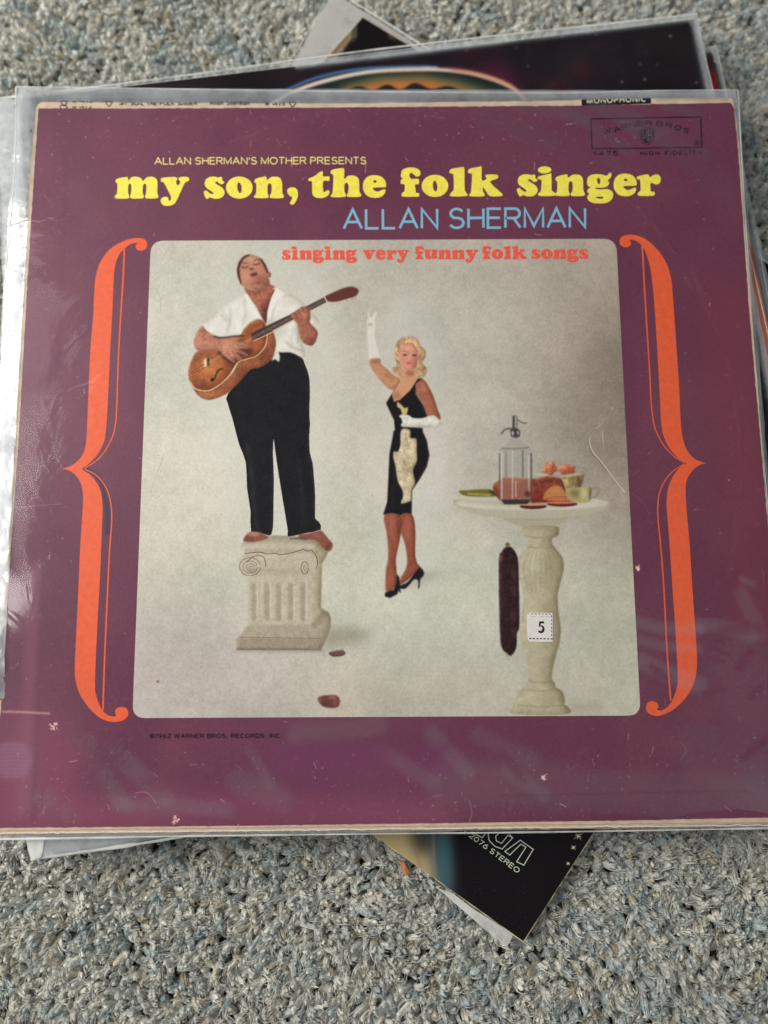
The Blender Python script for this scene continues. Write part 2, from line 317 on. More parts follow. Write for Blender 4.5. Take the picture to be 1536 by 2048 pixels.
GL = {
 'm': G(38, 374, [(45, 240), (60, 222), (130, 210), (140, 225), (143, 240), (165, 212), (205, 208), (240, 220), (255, 240), (285, 212), (325, 208), (355, 222), (365, 250), (365, 335), (373, 355), (360, 373), (285, 374), (270, 360), (278, 335), (280, 275), (268, 260), (255, 275), (252, 330), (260, 355), (250, 373), (170, 374), (155, 360), (163, 335), (165, 275), (153, 260), (142, 275), (140, 330), (147, 355), (140, 374), (50, 374), (38, 358), (55, 335), (58, 262), (45, 250)]),
 'y': G(390, 374, [(392, 232), (405, 215), (500, 210), (518, 225), (507, 245), (520, 275), (535, 262), (540, 242), (528, 228), (540, 210), (595, 210), (610, 228), (598, 243), (580, 250), (565, 275), (520, 375), (490, 418), (450, 431), (410, 425), (390, 395), (400, 370), (430, 362), (450, 370), (448, 385), (460, 392), (470, 378), (465, 350), (425, 270), (412, 250), (395, 245)]),
 'v': G(390, 374, [(392, 232), (405, 215), (500, 210), (518, 225), (507, 245), (520, 275), (535, 262), (540, 242), (528, 228), (540, 210), (595, 210), (610, 228), (598, 243), (580, 250), (565, 275), (525, 365), (505, 374), (475, 370), (462, 350), (425, 270), (412, 250), (395, 245)]),
 's': G(723, 374, S_), 'n': G(1108, 371, N_),
 'u': G(0, 0, [(1336 - x, -(y - 206)) for x, y in N_]),
 'o': G(892, 374, ell(994, 291, 102, 85, 0, 16), oh(995, 292, 42)[::1]),
 ',': G(1362, 374, [(1362, 325), (1368, 300), (1400, 289), (1432, 300), (1444, 335), (1438, 375), (1415, 415), (1395, 421), (1382, 408), (1395, 385), (1400, 365), (1378, 352)]),
 't': G(27, 364, [(27, 238), (30, 222), (70, 205), (110, 175), (130, 166), (138, 175), (140, 205), (185, 205), (188, 225), (183, 240), (140, 242), (140, 310), (148, 328), (165, 315), (182, 312), (188, 325), (180, 348), (150, 367), (110, 371), (75, 362), (57, 335), (55, 260), (50, 241)]),
 'h': G(197, 364, [(198, 170), (215, 152), (285, 142), (300, 145), (302, 180), (302, 225), (330, 202), (370, 198), (402, 212), (415, 240), (418, 320), (432, 345), (420, 361), (335, 362), (322, 348), (332, 325), (335, 275), (320, 252), (303, 268), (303, 320), (314, 345), (305, 362), (212, 364), (197, 350), (212, 328), (218, 200), (202, 186)]),
 'e': G(445, 364, [(445, 282), (455, 235), (490, 203), (540, 196), (590, 210), (618, 245), (622, 280), (610, 288), (525, 292), (530, 310), (555, 322), (590, 310), (610, 303), (618, 318), (605, 345), (575, 365), (530, 369), (485, 358), (455, 325)], [(522, 248), (530, 236), (545, 234), (552, 248), (540, 254)]),
 'f': G(735, 361, [(737, 195), (745, 160), (780, 140), (830, 137), (870, 150), (886, 175), (880, 200), (855, 206), (835, 190), (815, 178), (803, 188), (805, 210), (820, 225), (870, 224), (876, 245), (870, 264), (845, 268), (850, 310), (852, 330), (875, 335), (873, 358), (845, 361), (755, 360), (742, 345), (750, 328), (765, 315), (765, 268), (738, 262), (736, 235), (750, 222), (738, 210)]),
 'l': G(1110, 358, [(1110, 165), (1125, 148), (1200, 135), (1222, 138), (1224, 200), (1226, 300), (1232, 322), (1246, 342), (1235, 356), (1125, 358), (1114, 342), (1130, 322), (1142, 300), (1140, 195), (1130, 185), (1112, 180)]),
 'k': G(1253, 358, [(1253, 160), (1270, 145), (1335, 132), (1356, 134), (1358, 235), (1395, 222), (1385, 205), (1395, 192), (1470, 192), (1483, 208), (1470, 225), (1420, 248), (1495, 322), (1515, 342), (1505, 356), (1420, 356), (1390, 318), (1368, 290), (1365, 318), (1378, 342), (1368, 358), (1270, 358), (1262, 342), (1275, 322), (1282, 195), (1270, 182), (1253, 178)]),
 'i': G(366, 355, [(366, 215), (380, 203), (455, 186), (470, 188), (472, 300), (478, 318), (500, 335), (492, 353), (380, 355), (372, 335), (390, 315), (396, 240), (385, 228), (370, 226)]) + [ell(418 - 366, 155 - 355, 52, 27, 0, 20)],
 'g': G(745, 355, [(745, 255), (748, 220), (770, 197), (815, 188), (860, 192), (895, 200), (912, 182), (930, 180), (928, 210), (905, 235), (915, 255), (900, 280), (865, 292), (815, 292), (812, 302), (850, 306), (900, 302), (935, 320), (945, 350), (930, 385), (890, 408), (830, 413), (780, 405), (750, 380), (748, 355), (760, 340), (745, 320), (755, 300), (768, 292), (750, 275)], [(820, 240), (822, 222), (835, 215), (846, 235), (843, 262), (830, 262)], [(808, 366), (835, 360), (866, 362), (866, 376), (830, 376)]),
 'r': G(1127, 355, [(1127, 215), (1140, 202), (1205, 190), (1220, 198), (1225, 215), (1245, 200), (1275, 190), (1300, 200), (1310, 230), (1298, 260), (1270, 267), (1245, 255), (1230, 262), (1232, 310), (1240, 322), (1262, 325), (1262, 345), (1245, 354), (1150, 355), (1133, 340), (1145, 322), (1155, 310), (1152, 235), (1145, 228), (1128, 226)]),
}
GW = {k: max(l[:, 0].max() for l in v) for k, v in GL.items()}
def heavy(bld, ch, x, y, s, sy=None):
    sy = sy or s
    loops = [np.stack([x + l[:, 0] * s, y + l[:, 1] * sy], 1) for l in GL[ch]]
    if ch == 'i': bld.poly([loops[0]]); bld.poly([loops[1]])
    else: bld.poly(loops)
def heavy_word(bld, word, xa, xb, y, sy, gap=14):
    tot = sum(GW[c] for c in word) + gap * (len(word) - 1); s = (xb - xa) / tot; x = xa
    for c in word: heavy(bld, c, x, y, s, sy); x += (GW[c] + gap) * s

# light monoline face: strokes on a box 1 wide and 1 high, y up
def arc(cx, cy, rx, ry, a0, a1, n=9):
    t = np.radians(np.linspace(a0, a1, n)); return [(cx + rx * math.cos(a), cy + ry * math.sin(a)) for a in t]
ST = {
 'A': (.95, [[(0, 0), (.5, 1), (1, 0)], [(.17, .34), (.83, .34)]]), 'B': (.75, [[(0, 0), (0, 1)], [(0, 1), (.6, 1)] + arc(.6, .76, .35, .24, 90, -90) + [(0, .52)], [(.6, .52)] + arc(.65, .26, .35, .26, 90, -90) + [(0, 0)]]),
 'C': (.9, [arc(.52, .5, .5, .5, 40, 320, 18)]), 'D': (.85, [[(0, 0), (0, 1), (.5, 1)] + arc(.5, .5, .5, .5, 90, -90, 12) + [(0, 0)]]), 'E': (.7, [[(1, 1), (0, 1), (0, 0), (1, 0)], [(0, .52), (.92, .52)]]),
 'F': (.68, [[(1, 1), (0, 1), (0, 0)], [(0, .5), (.88, .5)]]), 'G': (.92, [arc(.5, .5, .5, .5, 45, 330, 18) + [(.95, .45), (.55, .45)]]), 'H': (.8, [[(0, 0), (0, 1)], [(1, 0), (1, 1)], [(0, .52), (1, .52)]]),
 'I': (.02, [[(.5, 0), (.5, 1)]]), 'K': (.8, [[(0, 0), (0, 1)], [(1, 1), (0, .4)], [(.3, .6), (1, 0)]]), 'L': (.66, [[(0, 1), (0, 0), (1, 0)]]), 'M': (.98, [[(0, 0), (0, 1), (.5, .08), (1, 1), (1, 0)]]),
 'N': (.82, [[(0, 0), (0, 1), (1, 0), (1, 1)]]), 'O': (1.0, [arc(.5, .5, .5, .5, 0, 360, 25)]), 'P': (.72, [[(0, 0), (0, 1), (.6, 1)] + arc(.6, .74, .38, .26, 90, -90) + [(0, .48)]]),
 'R': (.8, [[(0, 0), (0, 1), (.6, 1)] + arc(.6, .75, .36, .25, 90, -90) + [(0, .5)], [(.55, .5), (1, 0)]]), 'S': (.78, [arc(.5, .755, .42, .245, 25, 250, 14) + arc(.5, .265, .46, .265, 75, -160, 14)]),
 'T': (.75, [[(0, 1), (1, 1)], [(.5, 1), (.5, 0)]]), 'U': (.8, [[(0, 1), (0, .4)] + arc(.5, .4, .5, .4, 180, 360, 12) + [(1, 1)]]), 'V': (.9, [[(0, 1), (.5, 0), (1, 1)]]), 'W': (1.25, [[(0, 1), (.25, 0), (.5, 1), (.75, 0), (1, 1)]]),
 'Y': (.85, [[(0, 1), (.5, .5), (1, 1)], [(.5, .5), (.5, 0)]]), '1': (.35, [[(.1, .8), (.7, 1), (.7, 0)]]), '2': (.7, [arc(.5, .72, .45, .28, 160, -20, 10) + [(0, 0), (1, 0)]]), '4': (.8, [[(.75, 0), (.75, 1), (0, .28), (1, .28)]]),
 '5': (.72, [[(.92, 1), (.15, 1), (.08, .55)] + arc(.48, .33, .48, .33, 120, -150, 12)]), '6': (.72, [[(.85, 1), (.3, .75)] + arc(.5, .3, .48, .3, 150, 510, 20)]), '7': (.72, [[(0, 1), (1, 1), (.35, 0)]]),
 '9': (.72, [[(.15, 0), (.7, .25)] + arc(.5, .7, .48, .3, -30, 330, 20)]), '0': (.72, [arc(.5, .5, .5, .5, 0, 360, 20)]), '-': (.4, [[(0, .4), (1, .4)]]), '.': (.12, [[(.0, .06), (1, .06)]]), ',': (.1, [[(.8, .1), (.1, -.18)]]), "'": (.05, [[(.5, 1), (.5, .7)]]),
 'a': (.6, [arc(.45, .32, .42, .32, 0, 360, 14), [(.95, .66), (.95, 0)]]), 'l': (.05, [[(.5, 0), (.5, 1)]]), 'n': (.55, [[(0, .66), (0, 0)], [(0, .45)] + arc(.5, .42, .45, .24, 150, 0, 8) + [(.95, 0)]]), 'h': (.55, [[(0, 1), (0, 0)], [(0, .45)] + arc(.5, .42, .45, .24, 150, 0, 8) + [(.95, 0)]]),
 'e': (.6, [[(.05, .34), (.95, .34)] + arc(.5, .33, .46, .33, 10, 310, 12)]), 'r': (.35, [[(0, .66), (0, 0)], [(0, .4), (.5, .64), (1, .62)]]), 'm': (.85, [[(0, .66), (0, 0)], [(0, .5), (.2, .64), (.45, .6), (.5, 0)], [(.5, .5), (.7, .64), (.95, .6), (1, 0)]]),
 '©': (1.1, [arc(.5, .5, .5, .5, 0, 360, 22), arc(.5, .5, .24, .26, 45, 315, 10)]),
}
def textline(bld, txt, x0, y0, x1, y1, h, w, gap=.26, space=.5, wide=1.0, vmax=9, base=0.0, serif=0):
    """monoline text whose baseline runs from (x0,y0) to (x1,y1), cap height h"""
    adv = [(space if c == ' ' else ST[c][0] * wide + gap) for c in txt]; tot = sum(adv) - gap
    D = np.array([x1 - x0, y1 - y0]); Ln = np.hypot(*D); u = D / Ln; v = np.array([u[1], -u[0]]); k = Ln / tot; x = 0
    for c, a in zip(txt, adv):
        if c != ' ':
            cw = ST[c][0] * wide
            for pl in ST[c][1]:
                q = np.asarray(pl, float)
                if vmax < 1.5:
                    f = [q[0]]
                    for i in range(1, len(q)):
                        for t in np.linspace(.2, 1, 5): f.append(q[i - 1] * (1 - t) + q[i] * t)
                    runs = []; cur = []
                    for p in f:
                        if p[1] <= vmax: cur.append(p)
                        elif cur: runs.append(cur); cur = []
                    if cur: runs.append(cur)
                else: runs = [q]
                for r in runs:
                    r = np.asarray(r)
                    P = np.array([x0, y0]) + np.outer((x + r[:, 0] * cw) * k, u) + np.outer(r[:, 1] * h, v)
                    if len(P) > 1: bld.line(P, w, base)
                    if serif and len(P) < 4:
                        for e in (P[0], P[-1]): bld.line([e - u * serif, e + u * serif], w * .8, base)
        x += a

# ================================================================== THE TOP RECORD COVER
TOPZ = 0.0
cover = thing('record_cover', 'purple record cover with orange braces and yellow title, topmost on the pile', 'record cover')
ink = lambda n, c, **k: mat(n, c, .5, .3, k.get('var', .10), 500, .10, var_col=None)
M_YEL = mat('yellow_ink', (244, 228, 84), .5, .3, .16, 420, .12); M_ORG = mat('orange_ink', (228, 94, 54), .5, .3, .12, 420, .12)
M_BLU = mat('blue_ink', (128, 182, 204), .5, .3, .08, 400, .1); M_CRM = mat('cream_ink', (244, 224, 140), .5, .3, .05, 400, .1)
M_DRK = mat('dark_ink', (16, 4, 10), .5, .3, .1, 400, .1); M_RED = mat('red_ink', (236, 88, 66), .55, .3, .25, 700, .1, var_col=(206, 84, 68))
M_BLK = mat('black_ink', (20, 20, 22), .5, .3, .1, 400, .1)
brd = board('board', [(72, 216), (76, 208), (84, 203), (300, 205), (640, 206), (768, 205), (1100, 201), (1168, 198), (1300, 196), (1460, 195), (1466, 198), (1470, 212), (1480, 300), (1494, 500), (1512, 720), (1536, 1032), (1580, 1600), (1586, 1644), (1536, 1648), (1200, 1654), (740, 1660), (400, 1665), (0, 1669), (-24, 1670), (-34, 1661), (-18, 1500), (2, 1300), (14, 1100), (28, 900), (40, 700), (52, 500), (60, 330)], TOPZ, .0030, M_CARD, cover, jag=.0003)

# purple printed paper, with its scuffs
cv = Canvas(-.165, -.165, .165, .165, 1500, 0, (103, 51, 72)); H_, W_ = cv.H, cv.W
m1 = nz(H_, W_, 260, 1)[..., None]; m2 = nz(H_, W_, 60, 2)[..., None]; m3 = nz(H_, W_, 3, 3)[..., None]
cv.a += (m1 - .5) * np.array([10, 12, 8]) + (m2 - .5) * np.array([8, 6, 4]) + (m3 - .5) * 7
def pxy(x, y): return x, y
for pts, col, al, fe in [
    ([(0, 1430), (100, 1420), (160, 1500), (140, 1640), (-30, 1665)], (150, 82, 104), .5, 30), ([(1380, 560), (1500, 560), (1560, 1250), (1470, 1300)], (122, 52, 66), .55, 30),
    ([(0, 1600), (500, 1580), (900, 1600), (900, 1655), (-30, 1660)], (140, 70, 98), .4, 14), ([(500, 1490), (950, 1490), (900, 1560), (600, 1570)], (112, 48, 92), .5, 16),
    ([(60, 1130), (82, 1130), (62, 1620), (30, 1640)], (150, 92, 112), .35, 6)]: cv.fill(pts, col, al, fe)
cv.line([(132, 300), (118, 700), (100, 1000), (88, 1130), (75, 1450), (66, 1640)], 5, (88, 44, 66), .55, 3)
cv.line([(4, 1423), (40, 1424), (100, 1427)], 2.6, (222, 178, 160), .95, .6); cv.line([(28, 1016), (62, 1012), (95, 1010), (125, 1008)], 1.6, (160, 108, 128), .6, .5)
for i in range(9): cv.line([(0, 1490 + i * 8), (30, 1489 + i * 8), (62 - abs(i - 4) * 3, 1490 + i * 8)], 2.5, (164, 122, 146), .42, 1.0)
cv.fill(ell(25, 1520, 42, 38), (146, 104, 128), .4, 3)
cv.line([(172, 936), (190, 948), (203, 966), (210, 990), (216, 1030), (214, 1070)], 8, (52, 40, 62), .75, 1.2); cv.line([(208, 985), (214, 1020), (213, 1060)], 10, (60, 48, 70), .5, 2.2)
for p in [[(1000, 1592), (1100, 1590), (1250, 1586), (1400, 1583), (1500, 1582)]]: cv.line(p, 2.2, (80, 34, 52), .7, .7)
cv.line([(938, 1600), (944, 1625), (938, 1645)], 1.6, (178, 130, 150), .6, .5); cv.line([(1362, 1485), (1372, 1502), (1361, 1520)], 1.5, (140, 98, 112), .7, .5)
cv.line([(270, 1586), (290, 1584), (302, 1592), (312, 1606)], 1.6, (176, 130, 146), .7, .5); cv.line([(1262, 985), (1285, 1005), (1300, 1030)], 1.2, (130, 92, 110), .5, .5)
r = np.random.default_rng(5)
for _ in range(900):
    x = r.uniform(20, 1530); y = r.uniform(215, 1640) if r.random() < .55 else (r.uniform(1500, 1650) if r.random() < .7 else r.uniform(215, 330))
    a = r.uniform(0, 3.14); L = r.uniform(.6, 5) * (1 if r.random() < .9 else 4); d = np.array([math.cos(a), math.sin(a)]) * L
    cv.line([(x, y), (x + d[0], y + d[1])], r.uniform(.8, 1.8), (215, 180, 190), r.uniform(.12, .7), .4)
for x, y, q in [(350, 1640, 9), (108, 1452, 9), (1088, 1555, 5), (1276, 1136, 6)]:
    for _ in range(22): dx, dy = r.normal(0, q * .45, 2); cv.fill(ell(x + dx, y + dy, r.uniform(.7, 2), r.uniform(.7, 2.5)), (238, 204, 190), .8, .5)
for (x_, y_, q_) in [(90, 700, 1), (84, 1000, 1), (110, 420, 1), (1480, 900, 1), (1500, 1300, 1), (300, 1600, 2), (700, 1620, 2), (1100, 1620, 2), (1400, 1610, 2), (500, 235, 2), (900, 228, 2)]:
    for _ in range(40): a_ = r.normal(0, 26) if q_ == 1 else r.normal(0, 110); b_ = r.normal(0, 90) if q_ == 1 else r.normal(0, 9); cv.line([(x_ + a_, y_ + b_), (x_ + a_ + r.normal(0, 5), y_ + b_ + r.normal(0, 4))], r.uniform(.8, 2.2), (156, 106, 126), r.uniform(.15, .5), .6)
t_ = np.linspace(0, 6.28, 200)
for k_ in range(150):   # faint wear ring of the disc inside
    a_ = r.uniform(0, 6.28); rr0 = 715 + r.normal(0, 7); p_ = [(770 + rr0 * math.cos(a_ + d_), 925 + rr0 * .985 * math.sin(a_ + d_)) for d_ in (0, .02, .045)]; cv.line(p_, r.uniform(1, 3), (140, 92, 112), r.uniform(.1, .3), 1.0)
for _ in range(60):   # rubbed streaks
    x = r.uniform(60, 330); y = r.uniform(1130, 1500); cv.line([(x, y), (x + r.uniform(4, 16), y + r.uniform(-4, 4))], 1.2, (160, 110, 130), .35, .6)
M_PUR = print_mat('purple_paper', cv.image('purple_print'), .5, .3, .15)
PUR = [(77, 217), (300, 217), (700, 215), (1000, 212.5), (1163, 211.5), (1290, 209), (1462, 206), (1468, 218), (1476, 300), (1487, 461), (1496, 600), (1511, 770), (1527, 958), (1536, 1060), (1574, 1600), (1576, 1633), (1536, 1635), (1240, 1641), (900, 1646), (520, 1651), (0, 1656), (-22, 1657), (-12, 1500), (2, 1424), (3, 1400), (13, 1240), (22, 1100), (36, 900), (50, 650), (60, 480), (68, 350)]
def jagged(p, step=8, amp=.8, seed=0):
    p = np.asarray(p, float); out = []; rr = np.random.default_rng(seed)
    for i in range(len(p)):
        a, b = p[i], p[(i + 1) % len(p)]; n = max(1, int(np.hypot(*(b - a)) / step))
        for k in range(n): out.append(a + (b - a) * k / n + rr.normal(0, amp * .4, 2))
    return np.array(out)
sheet('printed_front', jagged(PUR), cv, M_PUR, cover, TOPZ + .00012)

# ---- the picture printed on the front: a plain stand-in picture, a guitarist on a plinth, a woman in black, a laden table
pc = Canvas(-.112, -.116, .118, .112, 1350, 0, (200, 196, 182)); H_, W_ = pc.H, pc.W
yy, xx = np.mgrid[0:H_, 0:W_].astype(np.float32); u = xx / W_; v = 1 - yy / H_    # v down in the photo
t = (np.clip((v - .45) * 2.2, 0, 1))[..., None]; pc.a = pc.a * (1 - t) + np.array([196, 191, 172]) * t
rt = (np.clip((u - .55) * 1.6, 0, 1) * (1 - np.clip((v - .55) * 3, 0, 1)))[..., None]; pc.a = pc.a * (1 - rt) + np.array([158, 144, 130]) * rt
lb = (np.clip((.45 - u) * 2, 0, 1) * np.clip((v - .7) * 3, 0, 1))[..., None]; pc.a = pc.a * (1 - lb) + np.array([196, 186, 182]) * lb
fl = np.exp(-((v - .86) / .05) ** 2)[..., None] * np.clip((u - .2) * 3, 0, 1)[..., None]; pc.a += fl * np.array([-6, -6, -2])
def glow(cx, cy, rx, ry, col, amt):
    g = (np.exp(-((u - cx) / rx) ** 2 - ((v - cy) / ry) ** 2) * amt)[..., None].astype(np.float32); pc.a = pc.a * (1 - g) + np.array(col, np.float32) * g
glow(.5, .12, .5, .16, (182, 178, 164), .7); glow(.45, .38, .12, .3, (178, 172, 156), .5); glow(.28, .55, .20, .26, (216, 211, 192), .7); glow(.60, .78, .28, .10, (212, 212, 192), .7); glow(.95, .40, .16, .24, (130, 114, 98), .75); glow(.80, .10, .25, .12, (170, 158, 142), .6)
glow(.12, .92, .2, .12, (176, 164, 160), .6); glow(.5, .97, .3, .05, (184, 174, 158), .5); glow(.95, .85, .14, .10, (196, 194, 166), .6); glow(.55, .35, .2, .2, (190, 182, 166), .5)
tx = (nz(H_, W_, 110, 11)[..., None] - .5) * np.array([16, 12, 12]) + (nz(H_, W_, 22, 12)[..., None] - .5) * 9 + (nz(H_, W_, 5, 13)[..., None] - .5) * 11 + (nz(H_, W_, 2, 14)[..., None] - .5) * 10
pc.a += tx
r = np.random.default_rng(9)
for _ in range(420):
    x = r.uniform(290, 1270); y = r.uniform(490, 1430); pc.line([(x, y), (x + r.normal(0, 3.5), y + r.normal(0, 1.6))], r.uniform(.8, 1.7), (132, 124, 108), r.uniform(.1, .5), .5)
T1 = lambda p: Z(360, 490, 4.042, p); T2 = lambda p: Z(420, 780, 5.12, p); T3 = lambda p: Z(440, 1040, 5.12, p); T4 = lambda p: Z(700, 600, 6.827, p)
T5 = lambda p: Z(720, 860, 5.69, p); T6 = lambda p: Z(890, 800, 4.267, p); T7 = lambda p: Z(960, 1020, 4.877, p)
def S(p, n=4): return smooth(p, n)
def blob(cx, cy, rx, ry, col, al, fe, T, clip=None, rot=0): return pc.fill(T(ell(cx, cy, rx, ry, rot)), col, al, fe, clip)
# pale bloom round the figures, as printed
for c in [(545, 800, 150, 330), (815, 900, 90, 320)]: pc.fill(ell(*c), (212, 210, 198), .38, 22)
# plinth
pl = pc.fill(T3([(215, 250), (245, 222), (330, 222), (520, 158), (760, 165), (985, 215), (1110, 320), (1085, 380), (1045, 450), (1035, 900), (1110, 945), (1135, 1000), (1135, 1090), (1040, 1320), (170, 1325), (168, 1210), (200, 1190), (285, 1075), (300, 570), (230, 560), (195, 470), (205, 400), (250, 345), (255, 310), (215, 285)]), (190, 180, 158))
pc.fill(T3([(245, 222), (520, 158), (760, 165), (985, 215), (975, 240), (500, 238)]), (168, 160, 138), .8, 1.5, pl)
pc.fill(T3([(990, 225), (1110, 320), (1045, 450), (990, 420), (960, 330)]), (160, 148, 118), .7, 2, pl)
pc.fill(T3([(245, 300), (960, 300), (960, 340), (245, 340)]), (164, 152, 128), .5, 2, pl)
pc.fill(T3([(285, 500), (945, 500), (945, 560), (285, 560)]), (164, 150, 126), .45, 3, pl)
pc.fill(T3([(950, 560), (1040, 480), (1035, 900), (950, 1080)]), (174, 164, 136), .7, 3, pl)
for x in (345, 480, 602, 722, 848): pc.fill(T3([(x - 28, 650), (x + 28, 650), (x + 26, 1020), (x, 1036), (x - 26, 1020)]), (150, 138, 114), .62, 1.6, pl); pc.line(T3([(x + 40, 640), (x + 38, 1020)]), 2.0, (214, 206, 186), .8, .8, pl)
pc.fill(T3([(200, 1195), (285, 1078), (940, 1070), (1040, 900), (1140, 950), (1140, 1100), (1040, 1330), (168, 1330), (168, 1210)]), (166, 152, 134), .75, 1.5, pl)
pc.fill(T3([(168, 1210), (1040, 1215), (1040, 1325), (168, 1325)]), (150, 134, 116), .6, 1.2, pl); pc.fill(T3([(940, 1080), (1040, 930), (1110, 960), (960, 1120)]), (140, 128, 98), .6, 3, pl)
pc.line(T3([(200, 1200), (600, 1205), (1040, 1213)]), 1.2, (120, 104, 88), .8, .5); pc.line(T3([(170, 1322), (1040, 1326)]), 1.8, (60, 50, 44), .9, .6); pc.line(T3([(1045, 1310), (1135, 1090)]), 1.2, (110, 98, 80), .7, .6)
for p in [[(250, 345), (330, 335), (420, 330), (480, 348), (560, 340), (620, 355), (740, 335), (850, 302), (890, 318), (940, 305)], [(940, 310), (985, 370), (1000, 440), (985, 500)], [(470, 480), (460, 410), (430, 370), (350, 372), (270, 430)]]: pc.line(T3(p), 1.3, (64, 58, 48), .85, .4)
for k, (rx, ry) in enumerate([(108, 92), (72, 62), (44, 38), (18, 16)]): pc.line(T3(ell(308 + k * 3, 478 + k * 4, rx, ry)), 1.2, (70, 62, 52), .75 - k * .1, .4)
pc.line(T3(ell(868, 490, 38, 62)), 1.2, (70, 62, 52), .75, .4); pc.line(T3(ell(872, 490, 14, 26)), 1.0, (80, 72, 60), .6, .4)
pc.vol(pl, 5, 6, -2, .55, (.55, .5, .42), .2, .08, 3)
r = np.random.default_rng(3)
for _ in range(160): x_, y_ = r.uniform(200, 1100), r.uniform(230, 1320); pc.line(T3([(x_, y_), (x_ + r.normal(0, 14), y_ + r.normal(0, 8))]), 1.0, (120, 106, 84) if r.random() < .6 else (222, 214, 196), r.uniform(.15, .6), .5, pl)
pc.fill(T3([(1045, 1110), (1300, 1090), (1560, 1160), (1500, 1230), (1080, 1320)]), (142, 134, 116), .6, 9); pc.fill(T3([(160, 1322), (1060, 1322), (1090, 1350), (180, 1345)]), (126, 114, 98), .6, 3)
# trousers
tr_ = pc.fill(S(np.concatenate([T1([(560, 1010), (640, 985), (740, 925), (795, 850), (880, 860), (980, 905), (1010, 965), (1035, 1030), (1048, 1100), (1050, 1200)]), T2([(1018, 260), (1025, 350), (1018, 450), (1022, 640), (1050, 740), (1065, 900), (1078, 1100), (1076, 1310), (1112, 1345), (1135, 1430), (960, 1470), (805, 1500), (798, 1440), (762, 1220), (702, 850), (668, 620), (652, 500), (645, 650), (654, 900), (650, 1300), (640, 1440), (610, 1490), (520, 1465), (422, 1450), (418, 1250), (380, 1000), (368, 740), (300, 560), (230, 290), (180, 130), (185, 40)])]), 2), (24, 24, 28), 1, .5)
pc.line(T2([(380, 560), (430, 900), (450, 1200), (480, 1440)]), 8, (56, 55, 56), .5, 3); pc.line(T2([(900, 700), (940, 1000), (950, 1400)]), 5, (48, 48, 50), .5, 3)
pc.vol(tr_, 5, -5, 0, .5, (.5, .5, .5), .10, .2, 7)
# feet
f1 = pc.fill(T2(S([(425, 1450), (370, 1485), (343, 1530), (352, 1552), (430, 1558), (520, 1545), (600, 1512), (560, 1480), (500, 1455)])), (138, 84, 70)); [pc.line(T2([(360 + q_ * 26, 1500), (362 + q_ * 24, 1545)]), 1.3, (70, 36, 30), .8, .6, f1) for q_ in range(4)]; blob(450, 1475, 60, 22, (190, 150, 130), .7, 2, T2, f1)
f2 = pc.fill(T2(S([(910, 1480), (1000, 1470), (1130, 1440), (1165, 1465), (1210, 1520), (1258, 1580), (1240, 1640), (1200, 1652), (1150, 1610), (1090, 1550), (1000, 1530), (920, 1520)])), (136, 80, 66)); [pc.line(T2([(1170 + q_ * 10, 1640 - q_ * 20), (1220 + q_ * 10, 1625 - q_ * 20)]), 1.3, (70, 36, 30), .8, .6, f2) for q_ in range(4)]; blob(1090, 1490, 50, 16, (160, 110, 95), .6, 2, T2, f2, .4); pc.line(T2([(820, 1526), (910, 1520), (1000, 1530)]), 3, (70, 64, 54), .7, 1)
# shirt, arms, head
sh = pc.fill(T1(S([(540, 390), (400, 465), (270, 590), (178, 650), (300, 735), (480, 725), (700, 760), (780, 860), (900, 870), (1000, 915), (1010, 850), (985, 790), (965, 650), (1060, 640), (1118, 640), (1118, 600), (1060, 540), (990, 460), (900, 400), (840, 398), (775, 350), (740, 350)])), (220, 216, 205))
for p, w_ in [([(400, 500), (410, 600), (380, 700)], 7), ([(520, 430), (530, 560), (500, 650)], 5), ([(800, 400), (760, 500), (740, 620)], 6), ([(850, 780), (900, 820), (990, 860)], 8), ([(930, 600), (960, 700), (950, 800)], 6), ([(560, 420), (620, 520), (660, 600)], 5), ([(330, 560), (380, 620)], 6)]: pc.line(T1(p), w_ * .45, (160, 154, 142), .65, 2.2, sh)
r = np.random.default_rng(6)
for _ in range(13): x_, y_ = r.uniform(300, 1000), r.uniform(430, 880); pc.line(T1([(x_, y_), (x_ + r.normal(0, 30), y_ + 45), (x_ + r.normal(0, 40), y_ + 95)]), r.uniform(2, 4.5), (150, 142, 128) if r.random() < .6 else (236, 232, 222), r.uniform(.25, .5), 2.2, sh)
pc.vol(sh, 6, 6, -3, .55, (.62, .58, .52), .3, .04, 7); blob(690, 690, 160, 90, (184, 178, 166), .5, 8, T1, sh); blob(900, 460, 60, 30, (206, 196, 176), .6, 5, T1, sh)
nk = pc.fill(T1(S([(545, 400), (528, 335), (640, 300), (740, 325), (768, 360), (735, 440), (708, 540), (700, 635), (668, 600), (620, 505)])), (166, 100, 80)); blob(690, 560, 40, 90, (84, 48, 40), .8, 5, T1, nk); blob(620, 360, 90, 26, (110, 66, 52), .6, 4, T1, nk); blob(720, 440, 16, 60, (120, 72, 56), .5, 3, T1, nk)
pc.fill(T1([(745, 345), (785, 350), (850, 400), (800, 430), (750, 520), (720, 600), (700, 640), (708, 540), (740, 430), (768, 372)]), (230, 226, 214), .9, .8); pc.fill(T1([(525, 400), (545, 395), (610, 510), (670, 610), (640, 600), (580, 560)]), (228, 224, 212), .9, .8)
hd = pc.fill(T1(S([(490, 320), (468, 255), (462, 210), (475, 140), (510, 95), (565, 78), (625, 95), (665, 122), (695, 170), (712, 212), (735, 230), (732, 262), (716, 268), (726, 310), (700, 350), (600, 372), (545, 360), (515, 338)])), (184, 126, 100))
blob(585, 112, 60, 30, (206, 152, 124), .8, 4, T1, hd); blob(660, 300, 60, 60, (132, 84, 66), .6, 5, T1, hd); blob(530, 250, 36, 50, (200, 146, 120), .6, 4, T1, hd)
